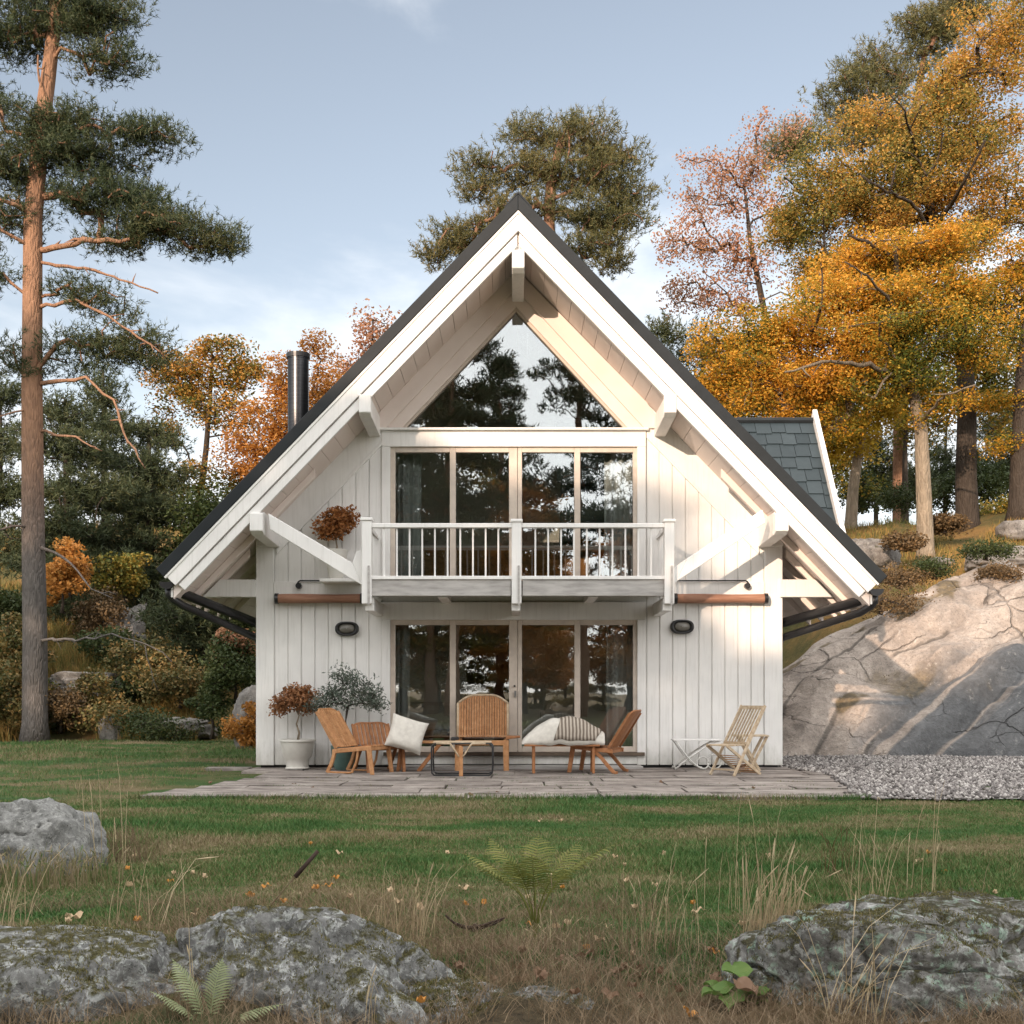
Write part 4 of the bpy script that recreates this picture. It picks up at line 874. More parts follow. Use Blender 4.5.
# -- the pine at the left
tpx('pine_tree', 'tall pine with orange upper trunk and bare dead branches at the left edge', 'tree', 31,
    [(35, 741), (35, 640), (33, 520), (32, 380), (33, 220), (41, 130), (48, 80), (55, 20), (62, -60)], .34, .14,
    [(50, -5, 85, 28, 46), (20, 35, 60, 22, 26), (95, 20, 42, 20, 20), (108, 62, 32, 16, 12), (-20, 90, 40, 30, 14), (55, 128, 62, 18, 26), (15, 165, 55, 26, 26), (85, 158, 55, 22, 26), (145, 135, 36, 12, 14), (120, 195, 62, 22, 30), (160, 225, 50, 22, 26), (212, 240, 28, 14, 14), (120, 240, 30, 14, 8), (5, 215, 36, 22, 12), (-10, 265, 30, 20, 8), (95, 300, 40, 22, 11), (140, 350, 40, 22, 14), (80, 345, 40, 25, 12), (20, 360, 30, 25, 8)],
    101, kind='needle', mat=NEEDLE, barkm=BARKP, dens=1.2, crad=.64, n=36, size=.15, nn=11, w=.011, tip=.016, up=.18, flat=.42, depth=.75,
    branches=[([(36, 250, 0), (75, 243, .4), (130, 239, .6)], .10, .05), ([(38, 262, 0), (95, 270, .5), (140, 287, .8), (158, 293, .9)], .055, .018),
              ([(36, 385, 0), (85, 378, .5), (112, 400, .8), (128, 440, 1), (145, 468, 1)], .06, .02), ([(36, 432, 0), (75, 437, .4), (102, 451, .6)], .045, .015),
              ([(33, 527, 0), (12, 527, .5), (-12, 534, .8)], .05, .02), ([(36, 545, 0), (62, 556, .4), (92, 588, .8), (112, 598, 1)], .05, .012),
              ([(38, 640, 0), (78, 641, 1.2), (112, 635, 1.8), (145, 645, 2), (172, 662, 2.1)], .05, .012), ([(145, 645, 2), (150, 668, 2), (158, 690, 2.1)], .018, .006),
              ([(33, 215, 0), (15, 205, .5), (-10, 196, .8)], .07, .04), ([(34, 250, 0), (12, 236, .4), (-8, 225, .8)], .06, .03), ([(38, 308, 0), (75, 300, .4), (110, 318, .7), (160, 352, .9)], .06, .02),
              ([(36, 410, 0), (14, 412, .4), (-5, 418, .6)], .04, .015), ([(48, 110, 0), (40, 80, .3), (38, 55, .4)], .05, .02)])
# -- the pine behind the ridge
tpx('pine_tree', 'spreading pine with orange trunk rising behind the roof ridge', 'tree', 37,
    [(558, 560), (556, 400), (552, 290), (549, 225), (551, 180), (562, 140)], .30, .13,
    [(575, 138, 48, 15, 26), (528, 135, 25, 10, 8), (615, 158, 28, 14, 14), (520, 168, 52, 13, 22), (585, 178, 52, 18, 26), (628, 195, 20, 15, 11), (480, 190, 24, 9, 8), (452, 238, 32, 14, 15), (432, 252, 18, 12, 7), (495, 220, 36, 11, 14), (535, 205, 35, 14, 12), (595, 218, 50, 14, 20), (620, 225, 26, 14, 9), (588, 245, 40, 10, 14), (612, 262, 18, 8, 7), (470, 170, 8, 6, 3), (560, 258, 30, 8, 5)],
    103, kind='needle', mat=NEEDLEB, barkm=BARKPO, dens=1.1, crad=.68, n=34, size=.16, nn=11, w=.012, tip=.018, up=.15, flat=.42, depth=.85)
# -- right side: maples and others on the hill
tpx('maple_tree', 'golden maple with pale trunk nearest the roof on the right', 'tree', 35,
    [(926, 556), (924, 500), (921, 430), (910, 380), (900, 320), (895, 250)], .27, .08,
    [(760, 372, 58, 18, 26), (812, 395, 60, 22, 32), (725, 350, 32, 20, 13), (790, 335, 52, 16, 24), (850, 345, 60, 18, 28), (900, 375, 55, 18, 24), (840, 300, 55, 18, 26), (905, 300, 62, 18, 30), (955, 290, 45, 16, 18), (960, 350, 36, 14, 13), (880, 255, 50, 16, 22), (945, 245, 45, 16, 18), (870, 325, 60, 20, 18), (930, 325, 60, 22, 22), (985, 330, 40, 30, 14), (750, 400, 40, 20, 12), (900, 350, 50, 14, 14), (860, 385, 60, 20, 16), (700, 385, 22, 16, 8), (850, 335, 120, 80, 46), (930, 320, 70, 70, 20), (740, 340, 40, 26, 10), (830, 430, 34, 14, 10), (940, 405, 30, 10, 8), (780, 425, 24, 12, 8)],
    111, branches=[([(910, 385, 0), (870, 365, 2.0), (830, 362, 3.0), (785, 372, 3.4)], .10, .03), ([(903, 340, 0), (890, 300, 2), (862, 272, 3.2), (845, 262, 3.6)], .08, .02), ([(921, 420, 0), (945, 395, 2), (975, 385, 3)], .07, .02)], mat=LMAPLE, barkm=BARKM, dens=1.12, rys=1.3, crad=.62, n=250, size=.10, tip=.020, flat=.6, depth=.95)
tpx('maple_tree', 'big olive and gold maple with dark rough trunk at the right', 'tree', 39,
    [(968, 545), (966, 480), (967, 400), (962, 330), (945, 260), (925, 190), (910, 120)], .40, .10,
    [(840, 195, 58, 24, 28), (800, 230, 48, 22, 22), (885, 170, 52, 24, 28), (880, 220, 55, 22, 28), (940, 190, 55, 26, 30), (985, 150, 48, 28, 26), (940, 110, 48, 28, 24), (985, 70, 48, 32, 24), (1005, 215, 40, 28, 18), (830, 262, 45, 16, 18), (1010, 20, 42, 32, 18), (880, 125, 38, 16, 14), (860, 280, 55, 20, 18), (1010, 330, 30, 20, 10), (960, 250, 50, 24, 18), (900, 265, 50, 24, 16), (975, 300, 44, 26, 14), (895, 200, 110, 90, 40), (960, 130, 70, 110, 40), (800, 200, 50, 40, 10)],
    112, branches=[([(962, 330, 0), (930, 285, 2.5), (890, 255, 4), (850, 235, 4.8)], .15, .04), ([(950, 270, 0), (915, 205, 2.5), (888, 192, 4), (862, 176, 4.5)], .11, .03), ([(890, 192, 4), (896, 165, 4.3)], .05, .02), ([(935, 230, 0), (965, 180, 3), (985, 140, 4)], .10, .03), ([(920, 170, 0), (905, 110, 3), (890, 95, 3.6)], .07, .02), ([(964, 370, 0), (990, 320, 2.5), (1015, 300, 3.5)], .09, .03)], mat=LOLIVE, barkm=BARKD, dens=1.0, rys=1.2, crad=.68, n=270, size=.106, tip=.022, flat=.65, depth=.9)
tpx('maple_tree', 'slender maple with curved sunlit trunk just right of the dormer', 'tree', 42,
    [(851, 522), (853, 490), (858, 455), (866, 415), (872, 370), (880, 330)], .26, .08,
    [(848, 440, 26, 22, 16), (862, 415, 34, 18, 14), (830, 452, 12, 12, 5), (880, 400, 30, 18, 10), (820, 410, 30, 16, 10), (845, 380, 40, 16, 12)],
    113, mat=LYELLOW, barkm=BARKM, crad=.6, n=150, size=.15, flat=.5)
tpx('maple_tree', 'maple with reddish trunk cut by the right edge of the picture', 'tree', 38,
    [(1018, 520), (1020, 450), (1022, 380), (1030, 300), (1035, 220)], .34, .10,
    [(1030, 260, 40, 26, 20), (1010, 290, 35, 16, 14), (1000, 400, 30, 10, 10), (1040, 340, 40, 24, 16), (1045, 180, 50, 34, 20), (1015, 445, 22, 9, 6)],
    114, mat=LMAPLE, barkm=BARKD, dens=1.15, rys=1.4, crad=.62, n=250, size=.10, tip=.018, flat=.5)
tpx('birch_tree', 'thin rusty-pink leaved tree with bare twigs left of the big maples', 'tree', 44,
    [(800, 540), (790, 450), (775, 370), (762, 300), (750, 240), (745, 190)], .22, .05,
    [(720, 200, 50, 40, 26), (700, 250, 44, 32, 24), (745, 165, 46, 20, 18), (690, 290, 40, 22, 18), (750, 265, 38, 28, 20), (775, 210, 36, 32, 16), (700, 165, 36, 20, 9), (675, 245, 18, 20, 8), (770, 130, 30, 12, 10), (735, 310, 44, 18, 16)],
    115, mat=LRUST, barkm=BARKD, crad=.62, n=75, size=.12, tip=.014, flat=.7, tilt=1.2)
tpx('pine_tree', 'dark bushy pine crown showing above the maples at the top right', 'tree', 52,
    [(900, 540), (900, 400), (902, 250), (910, 150), (925, 50)], .4, .12,
    [(850, 95, 36, 20, 22), (890, 70, 42, 26, 30), (925, 35, 40, 28, 28), (960, 10, 44, 28, 26), (850, 130, 40, 18, 18), (780, 150, 22, 14, 10), (800, 140, 25, 12, 10), (900, 120, 40, 24, 18)],
    116, kind='needle', mat=NEEDLEB, barkm=BARKPO, crad=.95, n=34, size=.22, nn=10, w=.018, tip=.02, flat=.5)
tpx('spruce_tree', 'dark green conifer between the roof edge and the golden maple', 'tree', 50,
    [(700, 540), (700, 440), (702, 380), (705, 330)], .25, .05, [(700, 360, 44, 26, 22), (665, 335, 22, 14, 9), (760, 350, 40, 26, 18), (730, 400, 60, 30, 24), (800, 400, 50, 30, 20)], 117, kind='needle', mat=NEEDLE, barkm=BARKD, crad=.9, n=30, size=.2, nn=10, w=.018, flat=.6)
for i, (px, py, d, E, lab, m_) in enumerate([
    (905, 500, 50, [(905, 400, 44, 30, 22), (950, 380, 40, 34, 22), (990, 370, 36, 34, 20), (925, 430, 30, 16, 10), (1000, 410, 30, 24, 12)], 'olive background tree filling the gaps behind the big maple trunks', LYELG),
    (760, 520, 50, [(770, 400, 60, 40, 34), (720, 390, 40, 34, 22), (820, 430, 50, 36, 26), (840, 470, 40, 24, 14)], 'olive background tree behind the golden maple and the dormer', LYELG)]):
    tpx('leafy_tree', lab, 'tree', d, [(px, py), (px, py-50), (px+3, py-110)], .2, .05, E, 170+i, mat=m_, barkm=BARKD, crad=.9, n=150, size=.17, flat=.7)
for i, (px, py, d, E, lab, m_) in enumerate([
    (876, 505, 56, [(872, 455, 28, 34, 18), (900, 480, 26, 22, 11), (870, 490, 16, 14, 5)], 'thin dark conifer far behind the slender curved maple', NEEDLED),
    (1000, 500, 58, [(1000, 430, 30, 40, 20), (985, 470, 30, 20, 12), (1020, 460, 24, 24, 12)], 'dark conifer far behind the trunks at the right edge', NEEDLED),
    (945, 505, 60, [(940, 460, 24, 34, 15), (920, 485, 20, 14, 8), (955, 480, 20, 18, 8)], 'dark conifer far between the two thick maple trunks', NEEDLED)]):
    tpx('spruce_tree', lab, 'tree', d, [(px, py), (px, py-40), (px+2, py-90)], .14, .04, E, 120+i, kind='needle', mat=m_, barkm=BARKD, dens=2.2, crad=.9, n=26, size=.2, nn=9, w=.02, flat=.5)
# -- left side: the wooded slope
tpx('autumn_tree', 'yellow-green autumn tree left of the orange tree and chimney', 'tree', 47, [(196, 560), (200, 500), (206, 450), (210, 400), (212, 360)], .2, .06,
    [(215, 352, 26, 12, 12), (190, 372, 36, 14, 16), (160, 360, 14, 10, 5), (252, 372, 16, 14, 7), (178, 392, 32, 22, 18), (238, 385, 28, 24, 18), (205, 410, 50, 22, 22), (170, 440, 30, 16, 10), (235, 430, 24, 20, 8), (190, 470, 36, 12, 7), (165, 375, 22, 20, 10), (235, 360, 24, 18, 10)], 131, mat=LORANGY, barkm=BARKD, dens=.85, crad=.62, n=130, size=.15, flat=.6, tip=.016)
tpx('autumn_tree', 'bright orange autumn tree just left of the chimney', 'tree', 45, [(285, 560), (287, 480), (290, 420), (295, 370)], .18, .05,
    [(280, 385, 26, 26, 16), (270, 430, 32, 26, 26), (300, 410, 28, 36, 24), (325, 375, 16, 26, 10), (258, 465, 28, 20, 18), (290, 460, 36, 22, 22), (315, 345, 14, 12, 5), (240, 455, 26, 26, 12), (335, 400, 20, 30, 10)], 132, mat=LORANGE, barkm=BARKD, crad=.6, n=130, size=.14, flat=.75, tip=.014)
tpx('autumn_tree', 'thin rusty tree with sparse crown behind the left roof slope, right of the chimney', 'tree', 49, [(372, 560), (372, 450), (371, 380), (373, 320)], .15, .04,
    [(374, 325, 22, 20, 14), (380, 355, 24, 22, 14), (350, 372, 22, 20, 10), (340, 400, 24, 20, 10)], 133, mat=LRUST, barkm=BARKD, crad=.6, n=60, size=.16, flat=.8, tip=.013)
for i, (tp, d, E, lab, m_, sz) in enumerate([
    ([(70, 660), (68, 560), (66, 480), (66, 400)], 40, [(66, 415, 36, 20, 16), (60, 450, 55, 18, 24), (70, 490, 70, 18, 30), (60, 530, 76, 20, 32), (75, 570, 84, 20, 32), (70, 610, 80, 18, 24)], 'dense dark spruce right behind the tall left pine', NEEDLED, .2),
    ([(105, 640), (105, 540), (104, 440), (103, 370)], 45, [(103, 385, 24, 20, 12), (105, 420, 40, 20, 20), (100, 460, 55, 20, 26), (108, 505, 62, 22, 28), (104, 555, 70, 22, 28)], 'tall dark spruce just right of the tall pine, behind the other spruces', NEEDLED, .2),
    ([(150, 650), (150, 560), (150, 480), (148, 420)], 42, [(148, 440, 34, 18, 14), (145, 475, 50, 18, 22), (155, 510, 58, 18, 26), (150, 550, 66, 20, 28), (160, 590, 72, 18, 26)], 'broad dark spruce between the tall pine and the yellow-green tree', NEEDLED, .2),
    ([(205, 680), (206, 640), (208, 590)], 36, [(205, 595, 44, 14, 16), (180, 618, 62, 15, 24), (225, 625, 34, 15, 14), (190, 648, 60, 14, 20), (160, 665, 40, 12, 10)], 'low dark green pine with drooping boughs beside the left eave', NEEDLED, .17),
    ([(-5, 640), (-5, 540), (0, 460), (0, 400)], 41, [(0, 400, 30, 24, 14), (-5, 440, 40, 22, 18), (0, 490, 45, 24, 22), (0, 550, 45, 26, 22), (5, 600, 40, 20, 16)], 'dark spruce cut by the left edge of the picture', NEEDLED, .2)]):
    tpx('spruce_tree', lab, 'tree', d, tp, .2, .05, E, 140+i, kind='needle', mat=m_, barkm=BARKD, crad=.8, n=30, size=sz, nn=10, w=.018, flat=.38, tip=.016, up=-.05)
for i, (tp, d, E, lab, m_) in enumerate([
    ([(215, 600), (215, 560), (218, 520)], 41, [(215, 520, 40, 26, 26), (240, 550, 24, 24, 14), (195, 560, 40, 26, 24), (220, 580, 36, 20, 14)], 'olive green leafy tree against the left edge of the roof', LGREEN),
    ([(150, 540), (152, 500), (155, 470)], 46, [(150, 490, 34, 22, 16), (125, 505, 30, 20, 12), (180, 500, 30, 20, 12), (240, 490, 26, 24, 14), (210, 530, 34, 16, 12)], 'faded brown-green tree in the gap above the dark spruces', LYELG)]):
    tpx('leafy_tree', lab, 'tree', d, tp, .14, .05, E, 150+i, mat=m_, barkm=BARKD, crad=.75, n=150, size=.16, flat=.7)
def bush(px, pyb, d, rx, ry, label, m_, seed, n=120, size=.10, name='shrub', kind='leaf', cat='shrub', ncl=None, z=None):
    s = d/F; c = P(px, pyb, d); z = float(T(c.x, c.y)); z = c.z if abs(c.z-z) < .6 else z
    z = float(T(c.x, c.y)) if z is None else c.z; H = 2*ry*s
    E = [(c.x, c.y, z+H*.52, rx*s, rx*s*.9, H*.48, ncl or 26)]
    return tree(name, label, cat, (c.x, c.y, z-.03), [(c.x, c.y, z-.1), (c.x+.03, c.y, z+H*.12), (c.x, c.y, z+H*.3)], (.05, .03), E, seed, kind=kind, mat=m_, barkm=BARKD, crad=max(.22, rx*s*.42), n=n, size=size, tip=.008, up=.1, pen=.2, flat=.75, bias=.45, tilt=1.2, partname='foliage')
SH = [(62, 610, 36, 22, 34, 'orange autumn sapling right of the tall pine trunk', LORANGE, .12), (22, 690, 34, 30, 38, 'yellow-brown bush at the foot of the slope left of the tall pine', LOCH, .11),
      (8, 735, 31.5, 30, 36, 'ochre shrub at the left edge beside the pine foot', LOCH, .10), (60, 728, 31.6, 26, 20, 'brown heathery bush at the foot of the tall pine', LHEATH, .08), (150, 690, 34, 40, 24, 'ochre bush below the bare hanging branch', LOCH, .10),
      (95, 722, 32.5, 26, 26, 'mixed ochre shrub right of the pine foot', LOCH, .09), (235, 700, 30.5, 30, 34, 'mossy green-brown bush between the low pine and the house', LGREEN, .09),
      (236, 668, 31, 22, 20, 'rust red bush beside the house wall under the eave', LRUST, .09), (250, 752, 26.5, 22, 24, 'orange-yellow shrub against the house corner in front of the rounded boulder', LORANGE, .08), (212, 735, 30, 22, 34, 'blue-green broom-like shrub left of the orange corner shrub', LGREEN, .08),
      (160, 742, 31, 44, 16, 'low dark green juniper in front of the white-flecked rock', LGREEN, .07), (110, 672, 36, 30, 22, 'olive bush beneath the dark spruces', LGREEN, .10), (180, 705, 33, 34, 20, 'pale yellow-green shrub at the centre of the left slope', LOCH, .09), (125, 600, 38.5, 26, 24, 'yellowish bush beside the tilting rock slab', LYELG, .11), (240, 628, 33, 22, 26, 'dark green bush tucked under the left gutter', LGREEN, .10), (12, 650, 36, 28, 30, 'dark juniper behind the left edge of the slope', LGREEN, .10), (100, 640, 37.5, 34, 22, 'brown-green thicket in front of the tilting rock slab', LHEATH, .10)]
for i, (px, py, d, rx, ry, lab, m_, sz) in enumerate(SH): bush(px, py, d, rx, ry, lab, m_, 200+i, size=sz*1.15, n=150)
for i, (px, py, d, rx, ry, lab, m_) in enumerate([(880, 610, 26.5, 40, 8, 'low brown heather on the crest of the granite right of the eave', LHEATH), (985, 556, 28, 26, 6, 'dark green crowberry mat on the rock crest at the right', LGREEN), (900, 585, 28.5, 28, 7, 'brown heath patch in the grass above the granite', LHEATH), (905, 548, 33, 20, 6, 'brown bracken clump left of the pale maple trunk', LHEATH), (935, 575, 28.5, 24, 7, 'low green shrub under the pale maple trunk', LGREEN), (1000, 580, 27, 24, 6, 'brown heather patch at the top right of the granite', LHEATH), (945, 530, 36, 22, 6, 'brown bracken between the two thick maple trunks', LHEATH), (905, 510, 46, 30, 12, 'dark thicket far behind the pale maple trunk', LGREEN), (1000, 520, 40, 24, 10, 'ochre bracken patch near the right edge trunk', LYELG)]):
    bush(px, py, d, rx, ry, lab, m_, 240+i, n=110, size=.06 if d < 30 else .1, ncl=30)
for i, (px, py, d, rx, ry, lab, m_) in enumerate([(862, 512, 54, 26, 18, 'blue-green thicket on the hilltop behind the slender curved maple', LGREEN), (905, 512, 57, 26, 22, 'dark thicket on the hilltop left of the pale maple trunk', LGREEN), (945, 512, 58, 24, 20, 'dark thicket on the hilltop between the thick trunks', LGREEN), (985, 508, 56, 26, 22, 'dark thicket on the hilltop right of the dark rough trunk', LGREEN), (1020, 500, 58, 26, 24, 'dark thicket on the hilltop at the right edge', LGREEN)]):
    bush(px, py, d, rx, ry, lab, m_, 280+i, n=90, size=.17, ncl=30)
rg = random.Random(12)
for i in range(24):
    px = rg.uniform(-10, 255); py = rg.uniform(650, 735); d = 46-(py-600)*.11+rg.uniform(-.5, 1); bush(px, py, d, rg.uniform(20, 34), rg.uniform(12, 20), 'small mixed olive undergrowth bush on the wooded slope left of the house', (LGREEN, LOCH, LGREEN, LHEATH, LYELG)[i % 5], 310+i, n=100, size=.11, ncl=24)['group'] = 'undergrowth bushes on the left slope'
bush(893, 690, 25.7, 22, 7, 'brown heather clump in the hollow of the granite slope', LHEATH, 290, n=90, size=.05, ncl=26, z=1); bush(920, 683, 26.0, 16, 6, 'small ochre grass clump at the right end of the granite hollow', LOCH, 291, n=90, size=.05, ncl=18, z=1)
# -- the wood behind the photographer: shades the garden and shows in the panes
def far_tree(kind, x, y, h, seed, m_, b_, wide=3.0, lo=.35):
    r = random.Random(seed); z = float(T(x, y)); E = []
    for k in range(9):
        t = lo+(1-lo)*k/8; w_ = wide*(1-.75*((k/8)-.25)**2 if kind == 'leaf' else (.45+.65*math.sin(math.pi*min(1, (k+1.5)/9))))*r.uniform(.75, 1.1)
        for q in range(2):
            a = r.uniform(0, 6.28); E.append((x+math.cos(a)*w_*.45, y+math.sin(a)*w_*.45, z+h*t, w_*.75, w_*.75, h*.05, 11))
    tr = [(x+.15*math.sin(i), y+.15*math.cos(1.7*i), z-.2+h*.97*i/9) for i in range(10)]
    return tree('pine_tree' if kind == 'needle' else 'leafy_tree', 'tall tree of the wood facing the house, mirrored in the window panes', 'tree', (x, y, z-.05), tr, (.34, .07), E, seed, kind=kind, mat=m_, barkm=b_,
                crad=.8 if kind == 'needle' else 1.0, n=30 if kind == 'needle' else 170, size=.26 if kind == 'needle' else .24, nn=9, w=.03, group='trees of the wood facing the house', tip=.02, flat=.42)
fp = far_tree('needle', -3.2, -39, 23, 301, NEEDLE, BARKPO, 3.4, .30); fq = far_tree('needle', 3.6, -43, 25, 302, NEEDLE, BARKPO, 3.6, .34); fl = far_tree('leaf', 0.4, -50, 13, 303, LORANGE, BARKD, 4.2, .2)
SHADE = [(-1, -58, 1.0, 0), (8.5, -37, .95, 0), (-4.8, -48, .95, 1), (14, -46, 1.05, 1), (11, -52, 1.0, 0)]
for i, (x, y, s, w_) in enumerate(SHADE): dup((fp, fq)[w_], (x, y, float(T(x, y))-.05), i*1.3, None, None, s)
for i, (x, y, s) in enumerate([(-7, -52, 1.0), (7.5, -54, .9), (13, -60, 1.1), (2, -62, .8), (-12, -64, .9)]): dup(fl, (x, y, -.05), i*2.1, None, None, s)
SUNH = np.array([.42, .9075]); PER = np.array([-.9075, .42])
def at_st(s, t): q = SUNH*s+PER*t; return (float(q[0]), float(q[1]))
fb = far_tree('leaf', *at_st(-48, 1), 17, 304, LYELG, BARKD, 4.2, .12)
WOOD = [(-50, 21, .98, 0), (-47, 16.5, .95, 1), (-51, 12.5, .86, 0), (-47, 9, .76, 1), (-52, 6, .78, 0), (-47, 4.5, 1.06, 2), (-53, 1.2, 1.06, 2), (-49, -.6, 1.0, 2), (-53, -2.2, .97, 2), (-48, -3.8, .85, 2), (-52, -5.6, .87, 2), (-48, -7.4, .90, 2), (-52, -9.2, 1.0, 2), (-54, -10.4, 1.06, 2), (-48, -11.2, 1.10, 2), (-47, -8.6, .94, 2), (-53, -13.5, .86, 0), (-48, -17, 1.1, 2), (-50, 13.5, .95, 2), (-54, 9, 1.05, 2), (-53, 3, 1.0, 2)]
for i, (s, t, sc, w_) in enumerate(WOOD):
    x, y = at_st(s, t); dup((fp, fq, fb)[w_], (x, y, -.05), i*2.4, None, None, sc)
for i, (x, y, sc) in enumerate([(-9, -62, .42), (-4, -57, .36), (1.5, -60, .40), (6, -57, .34), (10, -62, .42), (-14, -60, .45), (15, -58, .4), (-1, -66, .5), (4, -68, .5), (-7, -70, .5)]): dup(fb, (x, y, -.6), i*1.9, None, None, sc)
# ---------------------------------------------------------------- furniture on the patio (1 m is about 62 px there)
def arc(n, f): return [f(i/n) for i in range(n+1)]
def lounge_chair(label, loc, rz, m1=TEAK, sled=False, top=1.0, solid=False, group=None):
    t = thing('lounge_chair', label, 'chair', loc, rz, group); W = .30
    # seat: a slatted tray falling a little to the back
    st = MB(); ns = 7
    for i in range(ns):
        y = -W+2*W*i/ns; st.hexa([(-.30, y, .37), (.34, y, .43), (.34, y+2*W/ns-.012, .43), (-.30, y+2*W/ns-.012, .37), (-.30, y, .395), (.34, y, .455), (.34, y+2*W/ns-.012, .455), (-.30, y+2*W/ns-.012, .395)])
    st.build('seat', m1, t, .004)
    bk = MB(); n = 1 if solid else 9
    a = Vector((-.27, 0, .42)); b = Vector((-.27-.36*(top-.42)/.55, 0, top)); d = (b-a); nrm = Vector((d.z, 0, -d.x)).normalized()
    for i in range(n):
        u0 = -W+2*W*i/n+.006; u1 = -W+2*W*(i+1)/n-.006
        def hh(u): return 1-.16*max(0, abs(u)/W-.45)**2/.3
        def pt(y, t_, o): return a+d*t_*hh(y)+nrm*(o-.035*(1-(y/W)**2))+Vector((0, y, 0))
        k = 6 if not solid else 6; m2 = 1 if not solid else 8
        for q in range(m2):
            v0 = u0+(u1-u0)*q/m2; v1 = u0+(u1-u0)*(q+1)/m2
            bk.hexa([pt(v0, 0, 0), pt(v1, 0, 0), pt(v1, 0, .022), pt(v0, 0, .022), pt(v0, 1, 0), pt(v1, 1, 0), pt(v1, 1, .022), pt(v0, 1, .022)])
    back = bk.build('backrest', m1, t, .004)
    rim = MB(); rim.tube(arc(14, lambda s: a+d*(1.0*(1-.16*max(0, abs(2*s-1)-.45)**2/.3)+.015)+nrm*(.011-.035*(1-(2*s-1)**2))+Vector((0, W*(2*s-1), 0))), .018, 6)
    for s in (-1, 1): rim.beam(a+Vector((0, s*(W+.012), -.02)), a+d*.93+Vector((0, s*(W+.012), 0)), .03, .045, nrm)
    rim.build('back_frame', m1, back, smooth=False)
    fr = MB()
    for s in (-1, 1): fr.hexa([(-.34, s*W-.02, .32), (.36, s*W-.02, .385), (.36, s*W+.02, .385), (-.34, s*W+.02, .32), (-.34, s*W-.02, .385), (.36, s*W-.02, .445), (.36, s*W+.02, .445), (-.34, s*W+.02, .385)])
    fr.box(-.32, -.28, -W+.022, W-.022, .32, .37); fr.box(.31, .35, -W+.022, W-.022, .375, .425); fr.build('seat_frame', m1, t, .005)
    for s in (-1, 1):
        y = s*(W-.0)
        MB().hexa([(.36, y-.022, 0), (.42, y-.022, 0), (.42, y+.022, 0), (.36, y+.022, 0), (.28, y-.022, .44), (.36, y-.022, .44), (.36, y+.022, .44), (.28, y+.022, .44)]).build('leg', m1, t, .006)
        lg = MB(); pts = [(-.02, .37), (-.16, .24), (-.28, .10), (-.36, .02), (-.42, 0.015)] if not sled else [(-.30, .34), (-.36, .16), (-.44, .015)]
        for i in range(len(pts)-1):
            lg.beam((pts[i][0], y, pts[i][1]), (pts[i+1][0]*1.0, y, pts[i+1][1]), .042, .055, (1, 0, 0))
        lg.build('leg', m1, t, .004)
        if sled:
            MB().tube([(-.44, y, .018), (-.05, y, .018), (.02, y, .03), (.10, y, .20), (.13, y, .38)], .02, 6).build('sled_runner', m1, t)
    return t
def gp_(px, py, off=0): q = G(px, py); return (q.x, q.y, .018)
lounge_chair('slatted teak lounge chair with leaning back nearest the white flowerpot', gp_(361, 774), R(-24), TEAK, True, 1.02)
lounge_chair('low slatted teak chair behind the cream square pillow', (gp_(384, 769)[0], -1.0, .018), R(-66), TEAKD, False, .78)
lounge_chair('teak lounge chair with solid reddish backrest at the right end of the group', gp_(598, 773), R(158), TEAKD, False, 1.0, True)
